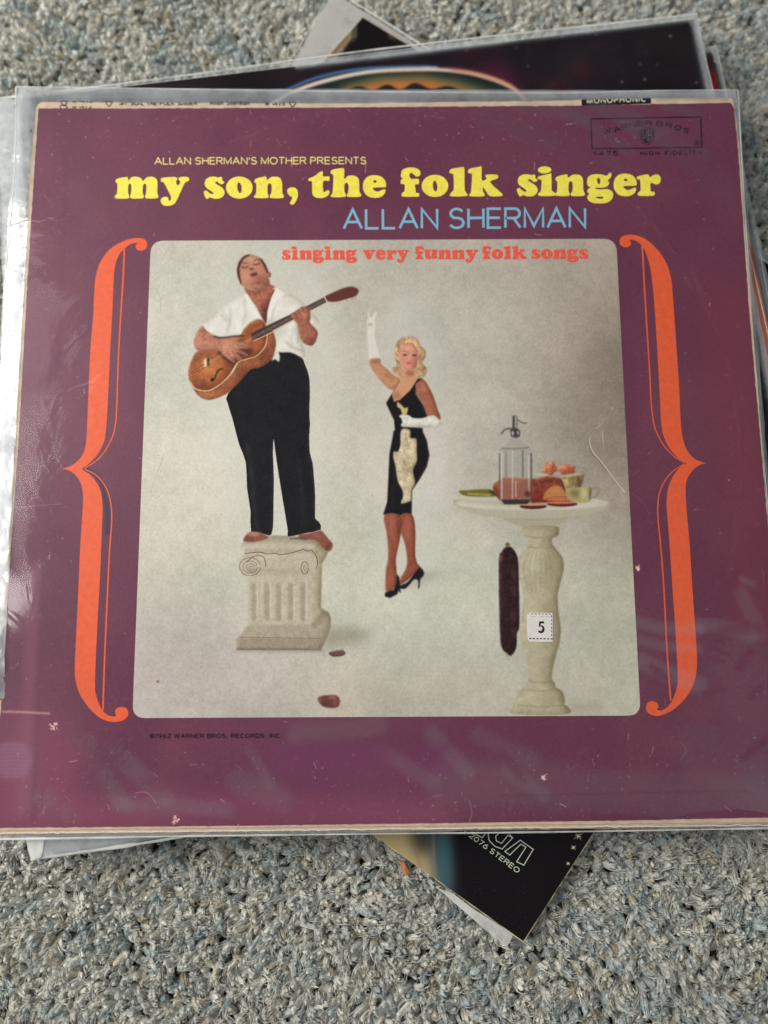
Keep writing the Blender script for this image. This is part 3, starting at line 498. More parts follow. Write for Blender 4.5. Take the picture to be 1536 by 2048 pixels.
pc.vol(hd, 5, 5, 0, .6, (.5, .4, .36), .3, .05, 3); pc.vol(nk, 4, 4, 0, .5, (.5, .4, .36), .1, .2, 3)
pc.fill(T1([(492, 320), (466, 250), (460, 200), (476, 140), (515, 92), (565, 76), (560, 88), (522, 108), (494, 150), (482, 200), (488, 260), (500, 318)]), (58, 44, 36), .95, .9); pc.fill(T1([(640, 104), (668, 120), (700, 175), (716, 222), (704, 232), (684, 180), (655, 130)]), (62, 46, 38), .95, .9)
pc.line(T1([(496, 178), (524, 186), (552, 176)]), 2.0, (70, 44, 36), .9, .6); pc.line(T1([(592, 156), (620, 160), (650, 146)]), 2.0, (70, 44, 36), .9, .6); pc.line(T1([(494, 150), (522, 146), (552, 150)]), 1.6, (74, 50, 40), .8, .6); pc.line(T1([(592, 130), (620, 120), (650, 122)]), 1.6, (74, 50, 40), .8, .6)
pc.fill(T1(ell(580, 196, 18, 10)), (98, 56, 48), .8, 1.2); pc.fill(T1(ell(598, 240, 32, 14, -.2)), (86, 42, 40), .9, 1.2); pc.line(T1([(575, 262), (600, 264), (625, 250)]), 1.6, (160, 96, 80), .8, .6)
pc.fill(T1(S([(740, 935), (785, 855), (806, 895), (800, 945), (770, 925)])), (226, 222, 210), .95, .8)
# guitar
gs = pc.fill(T1(S([(72, 1080), (110, 1160), (230, 1180), (330, 1125), (430, 1030), (480, 940), (560, 915), (640, 880), (700, 800), (705, 720), (745, 690), (775, 780), (768, 850), (735, 930), (650, 990), (570, 1010), (480, 1110), (380, 1200), (245, 1252), (160, 1225), (95, 1145)])), (150, 86, 56)); blob(250, 1215, 120, 26, (188, 122, 80), .7, 5, T1, gs); blob(690, 900, 60, 60, (116, 62, 42), .6, 5, T1, gs); blob(500, 1040, 50, 60, (110, 60, 42), .5, 5, T1, gs)
gt = pc.fill(T1(S([(150, 855), (98, 930), (70, 1020), (78, 1095), (125, 1158), (230, 1176), (330, 1120), (400, 1050), (465, 950), (540, 922), (620, 895), (685, 820), (704, 735), (694, 650), (650, 603), (580, 622), (520, 680), (480, 740), (400, 790), (300, 840)])), (150, 84, 50))
blob(230, 1000, 110, 80, (196, 124, 66), .8, 10, T1, gt); blob(600, 800, 60, 70, (170, 88, 56), .6, 6, T1, gt); blob(110, 920, 30, 60, (90, 50, 34), .6, 6, T1, gt); blob(420, 940, 60, 60, (92, 48, 34), .6, 6, T1, gt); blob(180, 1140, 80, 24, (96, 52, 36), .5, 5, T1, gt)
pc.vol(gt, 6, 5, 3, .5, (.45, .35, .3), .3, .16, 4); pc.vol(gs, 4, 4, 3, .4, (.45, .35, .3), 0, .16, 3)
pc.line(T1([(80, 1100), (125, 1162), (230, 1180), (330, 1124), (405, 1050), (468, 952), (542, 924), (622, 896), (688, 822), (706, 735), (696, 650)]), 1.6, (226, 186, 140), .85, .5)
pc.line(T1([(252, 1098), (282, 1078), (298, 1035), (322, 1008), (352, 1000)]), 3, (40, 24, 20), .9, .6); pc.fill(T1(ell(262, 1090, 13, 15)), (34, 20, 18), .9, .7); pc.fill(T1(ell(205, 955, 11, 38)), (222, 214, 200), .95, .8); pc.fill(T1(ell(230, 948, 9, 36)), (40, 26, 22), .9, .8)
for q in ([(90, 1030), (200, 965)], [(95, 1046), (215, 985)]): pc.line(T1(q), 1.2, (84, 48, 32), .8, .5)
pc.fill(T1([(305, 860), (330, 900), (420, 960), (440, 900), (380, 860)]), (52, 28, 24), .85, 1.5); pc.fill(T1([(440, 850), (560, 830), (600, 860), (560, 900), (500, 910)]), (64, 34, 28), .7, 3)
pc.fill(T1([(575, 715), (900, 560), (1170, 422), (1188, 462), (1050, 532), (620, 762), (580, 772)]), (62, 46, 44)); pc.line(T1([(590, 778), (760, 700), (1050, 540), (1190, 465)]), 1.8, (206, 180, 140), .85, .5)
for k in range(5): pc.fill(T1(ell(672 + k * 95, 700 - k * 47, 4, 4)), (220, 214, 200), .8, .6)
pc.fill(T1(S([(1170, 420), (1240, 385), (1320, 350), (1395, 338), (1443, 365), (1430, 405), (1380, 430), (1260, 462), (1190, 456)])), (96, 52, 44)); pc.line(T1([(1192, 460), (1262, 464), (1380, 432)]), 1.4, (206, 184, 160), .7, .5); pc.line(T1([(1168, 420), (1190, 462)]), 1.8, (226, 216, 200), .9, .5)
for o_ in (0, 7, 14, 21): pc.line(T1([(225, 946 + o_), (600, 735 + o_), (1180, 432 + o_)]), .8, (214, 196, 164), .4, .4)
for x_, y_ in ((1290, 468), (1345, 452), (1398, 438)): pc.fill(T1(ell(x_, y_, 6, 10)), (150, 150, 140), .9, .6)
# arms
ar = pc.fill(T1(S([(178, 655), (125, 735), (112, 800), (140, 850), (230, 872), (310, 852), (350, 892), (420, 945), (445, 948), (436, 905), (480, 935), (500, 925), (455, 868), (540, 898), (546, 884), (472, 838), (556, 836), (552, 812), (450, 775), (520, 745), (480, 735), (400, 745), (300, 745), (210, 690)])), (190, 130, 104)); blob(180, 700, 50, 30, (150, 92, 72), .7, 5, T1, ar); blob(250, 760, 80, 16, (140, 86, 68), .6, 4, T1, ar); blob(200, 850, 80, 20, (160, 104, 82), .6, 4, T1, ar)
pc.vol(ar, 4, 3, 3, .6, (.5, .4, .35), .35, .14, 3)
for q in ([(420, 860), (480, 925)], [(440, 835), (540, 890)], [(380, 870), (436, 935)], [(455, 800), (550, 826)]): pc.line(T1(q), 1.4, (110, 62, 50), .8, .7)
pc.line(T1([(270, 738), (330, 752), (440, 740), (520, 735)]), 4, (64, 36, 32), .75, 1.4)
al = pc.fill(T1(S([(895, 562), (930, 540), (990, 500), (1042, 520), (1055, 590), (1050, 630), (1105, 690), (1110, 740), (1080, 805), (1040, 812), (985, 780), (960, 700), (948, 640), (915, 600)])), (158, 98, 78)); blob(1000, 560, 36, 44, (192, 128, 104), .6, 4, T1, al); blob(1050, 780, 40, 30, (112, 66, 54), .6, 5, T1, al)
pc.vol(al, 4, 4, 1, .6, (.5, .4, .35), .25, .14, 3)
for q in ([(925, 548), (955, 600)], [(950, 530), (985, 580)], [(985, 505), (1015, 555)]): pc.line(T1(q), 1.4, (90, 48, 40), .85, .6)
# woman
pc.fill(T4([(420, 3930), (900, 3700), (1300, 3700), (1100, 3850), (500, 3990)]), (158, 152, 134), .5, 7)
pc.fill(T4(S([(240, 350), (225, 300), (250, 262), (240, 175), (258, 180), (268, 235), (300, 235), (330, 180), (375, 165), (345, 245), (335, 300), (345, 370), (335, 480), (358, 600), (410, 798), (330, 790), (256, 806), (248, 650), (235, 480)])), (216, 210, 198), 1, .8); pc.fill(T4(ell(275, 340, 34, 22)), (176, 162, 140), .7, 1.2)
wa = pc.fill(T4(S([(265, 822), (330, 798), (410, 802), (425, 880), (500, 940), (600, 1030), (690, 1090), (640, 1180), (580, 1232), (480, 1170), (370, 1040), (285, 920)])), (192, 138, 102)); blob(330, 840, 60, 30, (120, 84, 62), .6, 3, T4, wa); blob(540, 1050, 80, 24, (150, 96, 72), .5, 3, T4, wa, .7)
pc.vol(wa, 3, 3, 2, .5, (.5, .42, .36), .3, .1, 3)
hr = pc.fill(T4(S([(612, 760), (605, 700), (640, 580), (720, 515), (810, 500), (910, 530), (970, 630), (1030, 695), (1028, 780), (985, 860), (1045, 930), (1030, 1030), (950, 1072), (800, 1060), (690, 1072), (600, 1000), (575, 930), (640, 890), (612, 820)])), (202, 166, 126))
for b_ in [(660, 600, 40, 60, (150, 112, 80)), (640, 950, 40, 40, (140, 106, 80)), (980, 760, 30, 60, (158, 120, 88)), (990, 940, 34, 40, (140, 106, 82)), (900, 560, 50, 60, (226, 196, 156)), (960, 1000, 40, 30, (206, 172, 138)), (620, 720, 20, 80, (220, 188, 150))]: blob(*b_[:4], b_[4], .7, 3, T4, hr)
r = np.random.default_rng(14)
for _ in range(120):
    a_ = r.uniform(0, 6.28); q_ = r.uniform(.65, 1.0); x_ = 815 + 200 * q_ * math.cos(a_); y_ = 790 - 270 * q_ * math.sin(a_)
    pc.line(T4([(x_, y_), (x_ + r.normal(0, 18), y_ + 28), (x_ + r.normal(0, 26), y_ + 62)]), r.uniform(1.0, 1.8), (128, 88, 58) if r.random() < .5 else (238, 208, 164), r.uniform(.3, .7), .7, hr)
pc.vol(hr, 4, 4, 0, .5, (.5, .4, .32), .2, .2, 3)
fc = pc.fill(T4(S([(690, 660), (760, 596), (855, 600), (915, 680), (930, 780), (905, 900), (845, 966), (765, 958), (700, 900), (674, 780)])), (214, 146, 122), 1, .8); blob(880, 860, 40, 90, (170, 96, 78), .6, 4, T4, fc); blob(790, 660, 50, 36, (232, 170, 144), .6, 4, T4, fc)
for e in ((748, 752, 32, 11), (880, 756, 32, 13)): pc.fill(T4(ell(*e)), (66, 40, 36), .9, .8)
pc.line(T4([(715, 705), (760, 700), (800, 722)]), 1.2, (120, 72, 56), .7, .6); pc.fill(T4(ell(802, 862, 34, 12)), (166, 66, 66), .9, .9); pc.line(T4([(812, 760), (800, 815)]), 1.4, (240, 190, 166), .7, .6)
ch = pc.fill(T4(S([(712, 960), (840, 968), (890, 930), (905, 1050), (960, 1075), (930, 1100), (880, 1190), (740, 1330), (610, 1398), (566, 1320), (640, 1170), (706, 1080)])), (206, 150, 116)); blob(820, 1000, 60, 40, (140, 84, 66), .7, 3, T4, ch); blob(640, 1310, 44, 50, (150, 92, 68), .7, 4, T4, ch)
la = pc.fill(T4(S([(885, 1150), (930, 1095), (1000, 1090), (1070, 1180), (1130, 1300), (1190, 1480), (1232, 1630), (1060, 1610), (1000, 1440), (900, 1280)])), (166, 100, 74)); blob(1010, 1200, 40, 80, (196, 126, 96), .6, 4, T4, la)
pc.vol(la, 4, 4, 0, .6, (.45, .36, .32), .2, .12, 3); pc.vol(fc, 4, 4, 0, .5, (.6, .45, .4), .1, .06, 3)
dr = pc.fill(np.concatenate([T4([(690, 1095), (640, 1180), (572, 1290), (600, 1392), (680, 1368), (820, 1240), (880, 1150), (930, 1075), (1000, 1080), (955, 1096), (892, 1150), (900, 1290), (1000, 1440), (1058, 1600), (990, 1750)]), T5([(715, 20), (760, 120), (790, 290), (760, 420), (680, 560), (592, 690), (588, 960), (450, 982), (265, 962), (310, 820), (325, 520), (335, 280), (380, 40)]), T4([(590, 1800), (615, 1780), (602, 1640), (545, 1520), (494, 1410), (560, 1300)])]), (22, 20, 24))
pc.vol(dr, 4, -4, 0, .4, (.5, .5, .5), .08, .15, 5); pc.line(T5([(400, 300), (390, 600), (360, 900)]), 6, (48, 44, 46), .5, 3)
gl = pc.fill(T4(S([(668, 1590), (720, 1562), (810, 1578), (860, 1612), (1000, 1612), (1100, 1578), (1170, 1590), (1215, 1640), (1236, 1690), (1200, 1740), (1060, 1750), (850, 1740), (720, 1735), (694, 1705), (712, 1680), (700, 1620)])), (224, 220, 206)); blob(1000, 1720, 180, 22, (180, 172, 150), .6, 3, T4, gl); pc.vol(gl, 3, 2, 3, .5, (.6, .56, .5), .2, .1, 3); pc.line(T4([(730, 1620), (790, 1630)]), 1.2, (176, 168, 150), .8, .6); pc.line(T4([(720, 1680), (790, 1690)]), 1.2, (176, 168, 150), .8, .6)
# pale bundle held in her hand
pc.fill(T4([(645, 1388), (700, 1430), (745, 1480), (790, 1462), (790, 1510), (770, 1572), (715, 1572), (690, 1490), (640, 1455)]), (200, 182, 118), 1, .8)
bd = pc.fill(T5(S([(470, 0), (568, 0), (575, 90), (640, 105), (645, 240), (648, 350), (602, 460), (626, 600), (585, 690), (582, 800), (468, 838), (490, 760), (480, 680), (430, 580), (402, 400), (380, 310), (386, 245), (430, 248), (460, 170)])), (206, 190, 156)); blob(540, 420, 50, 90, (166, 146, 104), .6, 6, T5, bd); blob(460, 330, 24, 80, (226, 214, 186), .6, 5, T5, bd); blob(560, 640, 40, 40, (178, 158, 116), .6, 5, T5, bd); pc.line(T5([(520, 20), (530, 120), (560, 200)]), 2, (130, 114, 84), .7, 1, bd); blob(560, 170, 16, 40, (140, 120, 90), .6, 3, T5, bd)
pc.vol(bd, 3, 3, 1, .6, (.55, .48, .38), .35, .2, 4)
# legs and shoes
l2 = pc.fill(T5(S([(455, 975), (590, 962), (628, 1150), (625, 1400), (650, 1520), (690, 1575), (600, 1655), (460, 1760), (455, 1700), (528, 1560), (530, 1400), (490, 1230), (462, 1160)])), (148, 80, 60)); l1 = pc.fill(T5(S([(277, 968), (460, 975), (466, 1150), (430, 1350), (406, 1480), (416, 1640), (402, 1780), (300, 1850), (295, 1600), (322, 1450), (308, 1200)])), (150, 82, 62))
pc.vol(l1, 3, 3, 0, .6, (.4, .3, .28), .2, .12, 3); pc.vol(l2, 3, 3, 0, .6, (.4, .3, .28), .2, .12, 3); blob(360, 1080, 26, 150, (186, 110, 84), .6, 4, T5, l1); blob(540, 1120, 28, 150, (184, 108, 82), .6, 4, T5, l2); blob(440, 1100, 20, 120, (96, 48, 38), .6, 4, T5, l1); blob(350, 1700, 24, 100, (174, 100, 78), .6, 4, T5, l1)
pc.fill(T5([(283, 1852), (385, 1820), (412, 1740), (415, 1640), (445, 1670), (455, 1740), (455, 1800), (466, 1850), (452, 1850), (440, 1820), (425, 1868), (340, 1912), (284, 1894)]), (26, 22, 26), 1, .7); pc.fill(T5(S([(450, 1772), (540, 1732), (640, 1605), (692, 1570), (728, 1622), (718, 1665), (686, 1700), (676, 1795), (662, 1795), (660, 1712), (615, 1702), (560, 1762), (512, 1806), (450, 1800)])), (26, 22, 26), 1, .7)
# table
pc.fill(T6([(60, 880), (1420, 880), (1300, 1010), (900, 1040), (200, 1010)]), (182, 176, 154), .35, 8)
tp = pc.fill(T6(S([(82, 858), (300, 838), (740, 826), (1200, 836), (1392, 862), (1385, 915), (1200, 978), (900, 1012), (600, 1012), (300, 982), (120, 915)])), (184, 177, 156)); pc.fill(T6(ell(738, 880, 655, 62)), (206, 200, 180), 1, .9); pc.fill(T6(ell(700, 890, 400, 34)), (186, 178, 156), .5, 5)
pc.vol(tp, 5, 0, -5, .2, (.7, .66, .56), 0, .03, 4)
ud = pc.fill(T6([(500, 1012), (1050, 1012), (1000, 1055), (900, 1084), (680, 1084), (560, 1050)]), (176, 168, 142), 1, .8); pc.line(T6([(500, 1014), (780, 1020), (1050, 1012)]), 1.4, (150, 140, 116), .6, .8)
pc.fill(T6(S([(125, 800), (300, 790), (470, 830), (420, 868), (220, 868)])), (196, 192, 174), 1, .8); pc.fill(T6([(170, 868), (480, 868), (480, 880), (200, 880)]), (140, 132, 110), .5, 3)
pc.fill(T6(S([(120, 775), (200, 770), (300, 762), (400, 768), (465, 800), (440, 825), (180, 820)])), (112, 104, 52), 1, .8); pc.line(T6([(190, 800), (280, 806), (390, 812)]), 4, (170, 156, 66), .9, 1.2); pc.fill(T6([(360, 768), (465, 790), (465, 825), (400, 800)]), (36, 30, 26), .8, 1.5)
br = pc.fill(T6(S([(410, 755), (440, 700), (520, 668), (760, 674), (830, 658), (900, 645), (985, 668), (1030, 770), (1045, 820), (1000, 862), (850, 876), (500, 866)])), (140, 62, 44)); blob(480, 730, 60, 40, (176, 100, 66), .7, 5, T6, br); blob(780, 820, 50, 60, (108, 36, 30), .6, 6, T6, br); blob(920, 680, 60, 22, (98, 46, 40), .6, 4, T6, br)
pc.vol(br, 4, 2, 4, .6, (.4, .3, .3), .3, .3, 3)
for x_ in range(540, 980, 46): pc.line(T6([(x_, 690), (x_ + 14, 740), (x_ + 6, 800)]), 1.4, (96, 34, 28), .5, 1.2, br)
cf = pc.fill(T6(S([(838, 850), (862, 780), (920, 735), (985, 740), (1030, 800), (1042, 828), (900, 845)])), (190, 124, 74)); blob(940, 770, 50, 20, (206, 146, 92), .5, 3, T6, cf)
for e, c_ in (((975, 852, 125, 24), (120, 48, 38)), ((975, 846, 122, 18), (196, 112, 76)), ((1000, 888, 132, 22), (86, 30, 28)), ((985, 876, 128, 12), (198, 120, 86)), ((752, 908, 116, 24), (84, 32, 28)), ((750, 893, 112, 10), (206, 160, 128))): pc.fill(T6(ell(*e)), c_, 1, .8)
bw = pc.fill(T6(S([(820, 642), (1000, 655), (1110, 640), (1182, 626), (1160, 742), (1100, 760), (1030, 745), (1000, 680), (880, 650)])), (152, 130, 88)); blob(1030, 700, 22, 40, (226, 196, 120), .9, 3, T6, bw); blob(1140, 700, 14, 50, (70, 52, 36), .8, 3, T6, bw); blob(1090, 680, 12, 50, (98, 78, 50), .7, 3, T6, bw); pc.line(T6([(760, 628), (830, 640), (1000, 656), (1180, 626)]), 1.8, (220, 208, 186), .9, .6)
for e, c_ in (((893, 585, 62, 54), (200, 120, 84)), ((1035, 592, 78, 42), (196, 112, 78))):
    k_ = pc.fill(T6(S([(e[0] + e[2] * math.cos(a_) * (1 + .14 * math.sin(5 * a_ + e[0])), e[1] + e[3] * math.sin(a_) * (1 + .14 * math.sin(5 * a_ + e[0]))) for a_ in np.linspace(0, 6.28, 22, endpoint=False)], 2)), c_, 1, .9); pc.vol(k_, 3, 3, 3, .6, (.5, .35, .3), .4, .3, 3); [pc.line(T6([(e[0] - 30 + 16 * q_, e[1] + 30), (e[0] - 10 + 14 * q_, e[1] - 6), (e[0] - 4 + 8 * q_, e[1] - 34)]), 1.5, (140, 62, 46), .7, .8, k_) for q_ in range(5)]; blob(e[0] - 10, e[1] - 16, e[2] * .5, e[3] * .4, (226, 156, 118), .8, 3, T6, k_); blob(e[0] + 20, e[1] + 10, e[2] * .3, e[3] * .6, (160, 74, 56), .7, 3, T6, k_)
pc.vol(bw, 3, 3, 1, .5, (.4, .32, .22), .5, .2, 3)
cu = pc.fill(T6(S([(1030, 762), (1150, 745), (1250, 745), (1248, 800), (1230, 870), (1130, 876), (1060, 850)])), (176, 164, 112)); blob(1110, 800, 50, 30, (110, 88, 44), .7, 5, T6, cu); blob(1180, 800, 24, 40, (214, 206, 160), .8, 4, T6, cu); blob(1240, 800, 10, 60, (66, 52, 34), .8, 2, T6, cu); pc.line(T6([(1250, 770), (1290, 745), (1312, 775), (1290, 815), (1250, 838)]), 2.4, (140, 124, 96), .9, .7)
# siphon bottle
bo = pc.fill(T6(S([(466, 460), (482, 412), (552, 345), (562, 320), (640, 320), (652, 345), (712, 405), (735, 455), (738, 865), (700, 892), (505, 896), (466, 855)])), (164, 160, 148), .62, .8); pc.fill(T6([(478, 664), (735, 680), (735, 850), (478, 850)]), (150, 84, 66), .7, 2, bo); blob(590, 690, 90, 16, (186, 124, 100), .6, 4, T6, bo)
for q, w_, c_ in (([(466, 455), (466, 855)], 2.4, (84, 76, 70)), ([(735, 455), (737, 860)], 2.6, (60, 50, 46)), ([(484, 440), (484, 850)], 2.2, (232, 228, 220)), ([(520, 430), (520, 660)], 2, (108, 100, 92)), ([(662, 425), (664, 660)], 2.4, (84, 76, 70)), ([(575, 420), (575, 840)], 2.2, (214, 206, 196)), ([(604, 690), (604, 830)], 2.4, (226, 180, 160)), ([(712, 470), (716, 800)], 2, (216, 210, 200)), ([(480, 412), (600, 418), (714, 406)], 2, (100, 92, 84))): pc.line(T6(q), w_, c_, .8, .7)
pc.fill(T6([(478, 850), (735, 850), (700, 890), (505, 894)]), (44, 34, 32), .85, 1.2, bo); blob(706, 800, 28, 26, (76, 40, 36), .8, 2, T6, bo)
pc.fill(T6([(576, 135), (615, 135), (616, 242), (640, 262), (640, 310), (602, 326), (562, 310), (554, 252), (574, 240)]), (72, 66, 62), 1, .7); pc.line(T6([(603, 140), (603, 240)]), 2.4, (228, 226, 220), .9, .6); pc.fill(T6(ell(576, 284, 8, 20)), (220, 216, 210), .9, .8); pc.fill(T6(ell(622, 280, 8, 18)), (200, 196, 188), .8, .8)
pc.line(T6([(568, 246), (530, 246), (500, 262), (478, 294)]), 3.4, (96, 90, 84), .95, .6); pc.line(T6([(614, 165), (640, 186), (670, 198), (697, 194)]), 2.4, (88, 80, 74), .95, .6)
pc.fill(T7([(840, 1880), (1180, 1860), (1200, 1960), (900, 1990)]), (160, 152, 128), .55, 9)
# turned stone pedestal under the table and the dark sausage
sc_ = (184, 175, 146)
prof_ = [(160, 150), (215, 176), (250, 170), (275, 118), (330, 112), (380, 150), (470, 214), (570, 226), (680, 200), (820, 168), (980, 172), (1150, 196), (1290, 184), (1420, 148), (1560, 116), (1650, 112), (1690, 140), (1730, 150), (1770, 210), (1850, 236), (1900, 232), (1915, 262), (1990, 262)]
to = pc.fill(T7(S([(590 + w_, y_) for y_, w_ in prof_] + [(590 - w_, y_) for y_, w_ in prof_[::-1]], 3)), sc_, 1, .9)
pc.vol(to, 8, 9, 0, .75, (.52, .47, .36), .3, .09, 5)
for b_ in [(690, 560, 70, 160, (154, 144, 110)), (500, 520, 50, 130, (206, 198, 170)), (670, 1100, 60, 260, (160, 150, 116)), (500, 1050, 46, 260, (202, 194, 164)), (640, 1560, 40, 160, (164, 152, 120)), (550, 1560, 30, 140, (200, 188, 156)), (690, 1840, 90, 60, (166, 152, 118)), (500, 1820, 70, 50, (206, 194, 160)), (680, 210, 60, 30, (156, 146, 114))]: blob(b_[0], b_[1], b_[2], b_[3], b_[4], .65, 8, T7, to)
for y_, w_ in ((258, 160), (360, 132), (1670, 126), (1752, 180), (1905, 236)): pc.line(T7([(590 - w_, y_ - 4), (590, y_ + 14), (590 + w_, y_ - 4)]), 1.6, (132, 120, 92), .7, .8, to)
for k_ in range(-3, 4): pc.line(T7([(590 + k_ * 34, 400), (590 + k_ * 56, 560), (590 + k_ * 42, 800)]), 1.4, (150, 140, 108), .55, 1.2, to)
sg = pc.fill(T7(S([(245, 365), (300, 362), (352, 430), (374, 560), (382, 1110), (358, 1200), (352, 1340), (305, 1418), (262, 1400), (210, 1340), (195, 1200), (186, 900), (185, 480), (210, 410)])), (46, 24, 28)); blob(205, 700, 10, 300, (98, 44, 46), .7, 3, T7, sg); blob(206, 470, 12, 40, (150, 90, 80), .7, 2, T7, sg); pc.vol(sg, 3, 3, 0, .5, (.4, .4, .4), .18, .35, 3); pc.fill(T7(ell(268, 338, 24, 22)), (110, 98, 74), 1, 1)
for y_ in (590, 750, 1000, 1160): pc.fill(T7([(292, y_), (356, y_ - 10), (350, y_ + 84), (318, y_ + 90)]), (74, 54, 60), .55, 1)
pc.line(T7([(262, 1402), (262, 1430), (285, 1462)]), 1.6, (150, 136, 112), .8, .6)
# bits on the floor
pc.fill(T3([(1112, 1358), (1150, 1345), (1256, 1328), (1286, 1355), (1250, 1384), (1160, 1392)]), (112, 76, 72), 1, .8); pc.line(T3([(1116, 1362), (1160, 1390), (1250, 1384), (1284, 1360)]), 2.4, (44, 26, 28), .95, .7)
pc.fill(T3([(1180, 1880), (1330, 1890), (1250, 1930)]), (160, 152, 140), .6, 5); kn = pc.fill(T3(S([(1002, 1840), (1030, 1805), (1120, 1792), (1200, 1800), (1228, 1850), (1210, 1910), (1140, 1925), (1050, 1905)])), (104, 60, 54)); blob(1150, 1815, 40, 12, (186, 140, 130), .8, 2, T3, kn); blob(1180, 1860, 26, 30, (150, 102, 90), .6, 3, T3, kn); blob(1070, 1885, 14, 10, (40, 20, 22), .9, 1.5, T3, kn); blob(1025, 1845, 14, 26, (160, 110, 90), .7, 2, T3, kn)
pc.fill(ell(316, 1363, 2.4, 2.4), (96, 70, 44), .9, .8); pc.line([(313, 580), (322, 600), (320, 628)], 1, (150, 140, 124), .6, .5)
# cracks in the print
for q, w_, c_ in (([(1225, 815), (1208, 845), (1188, 862), (1178, 880), (1186, 905), (1198, 918), (1215, 940), (1236, 968), (1250, 985)], 1.8, (218, 208, 194)), ([(1223, 818), (1206, 848), (1186, 864), (1176, 882), (1184, 907), (1196, 920), (1213, 942)], 1.2, (110, 96, 84)), ([(1205, 862), (1206, 890)], 1.2, (208, 200, 184)), ([(330, 905), (300, 985)], .9, (170, 160, 146))): pc.line(q, w_, c_, .8, .5)
pc.a += (nz(H_, W_, 2.5, 21)[..., None] - .5) * 9
M_PIC = print_mat('printed_picture', pc.image('picture_print'), .6, .12, .16, scale=1400)
cor = []
for (cx, cy, a0) in ((325, 508, 180), (1209, 503, 270), (1254, 1407, 0), (291, 1410, 90)):
    pass
PAN = [(303, 1), (0, 0)]
def rounded(q, r, n=6):
    out = []; q = np.asarray(q, float)
    for i in range(4):
        p = q[i]; a = q[i - 1] - p; b = q[(i + 1) % 4] - p; a /= np.hypot(*a); b /= np.hypot(*b); A = p + a * r; B = p + b * r
        for k in range(n + 1): t = k / n; out.append(A * (1 - t) ** 2 + p * 2 * t * (1 - t) + B * t * t)
    return np.array(out)
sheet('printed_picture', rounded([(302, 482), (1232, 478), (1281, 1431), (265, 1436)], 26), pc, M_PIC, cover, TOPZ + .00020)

# ---- braces
T9 = lambda p: Z(0, 150, 4.096, p); T10 = lambda p: Z(0, 600, 4.096, p); T11 = lambda p: Z(0, 1100, 4.096, p); T12 = lambda p: Z(1236, 80, 4.096, p); T13 = lambda p: Z(1236, 580, 4.096, p); T14 = lambda p: Z(1236, 1080, 4.096, p)
cat = np.concatenate
def sharp(parts): return cat([smooth(p, 3, False) for p in parts])
left_out = cat([T9([(1208, 1390), (1195, 1355), (1150, 1338), (1080, 1342), (1000, 1368), (900, 1430), (825, 1530), (788, 1640), (775, 1750), (762, 2000)]), T10([(742, 400), (720, 900), (712, 1100), (703, 1190), (678, 1270), (620, 1335), (560, 1368), (508, 1383)])])
left_low = cat([T10([(508, 1383), (560, 1395), (615, 1430), (660, 1495), (680, 1580), (680, 1690)]), T11([(657, 0), (640, 400), (618, 850), (614, 1000), (625, 1090), (660, 1190), (720, 1280), (800, 1360), (880, 1400), (950, 1408), (1010, 1395), (1045, 1365), (1053, 1335), (1040, 1300), (1005, 1286), (965, 1292), (944, 1318), (950, 1345), (945, 1362), (900, 1358), (860, 1335), (825, 1285), (792, 1200), (780, 1080), (800, 600), (820, 250)]), T10([(838, 1850), (842, 1700), (830, 1580), (790, 1490), (730, 1425), (672, 1390)])])
left_in = cat([T10([(676, 1384), (740, 1332), (800, 1265), (848, 1180), (868, 1090), (885, 850), (905, 400)]), T9([(922, 1950), (932, 1700), (945, 1560), (980, 1470), (1030, 1415), (1080, 1385), (1125, 1378), (1112, 1400), (1122, 1430), (1158, 1441), (1195, 1428), (1208, 1400)])])
B = Build(TOPZ + .00018); B.poly([sharp([left_out, left_low, left_in])])
def thin(B, p, w0, w1): B.line(smooth(p, 4, False), w0, w2=w1)
thin(B, cat([T9([(1020, 1425), (1008, 1700), (990, 1980)]), T10([(970, 500), (957, 900), (945, 1040), (915, 1140), (860, 1240), (790, 1320), (700, 1374)])]), 3.4, 2.0)
thin(B, cat([T11([(845, 1310), (858, 900), (880, 400), (898, 20)]), T10([(915, 1850), (915, 1720), (895, 1600), (850, 1505), (780, 1428), (695, 1388)])]), 3.4, 2.0)
B.make('brace_ornament', M_ORG, cover, label='orange curly brace printed left of the picture')
rt_a = cat([T12([(10, 1640), (35, 1610), (90, 1597), (160, 1605), (250, 1650), (340, 1740), (400, 1840), (435, 1960)]), T13([(446, 20), (470, 350), (500, 800), (513, 1080), (530, 1220), (565, 1315), (620, 1378), (670, 1405), (720, 1420)])])
rt_b = cat([T13([(720, 1420), (660, 1438), (605, 1485), (567, 1545), (553, 1620), (560, 1800)]), T14([(583, 0), (605, 350), (630, 700), (645, 950), (640, 1090), (605, 1210), (540, 1310), (450, 1390), (370, 1430), (300, 1441), (245, 1415), (228, 1380), (240, 1335), (280, 1318), (320, 1335), (330, 1366), (318, 1390), (360, 1395), (410, 1360), (450, 1300), (480, 1210), (488, 1120), (470, 750), (445, 400)]), T13([(415, 2000), (398, 1800), (400, 1680), (420, 1590), (460, 1510), (505, 1455), (555, 1426)])])
rt_c = cat([T13([(555, 1416), (500, 1385), (430, 1310), (380, 1220), (355, 1120), (345, 950), (318, 450), (289, 20)]), T12([(280, 2000), (265, 1880), (240, 1780), (205, 1700), (160, 1655), (108, 1635), (95, 1645), (108, 1668), (85, 1695), (45, 1697), (15, 1675)])])
B = Build(TOPZ + .00018); B.poly([sharp([rt_a, rt_b, rt_c])])
thin(B, cat([T12([(196, 1680), (205, 1820), (216, 2030)]), T13([(238, 350), (260, 700), (273, 950), (300, 1125), (370, 1268), (460, 1365), (545, 1416)])]), 3.4, 2.0)
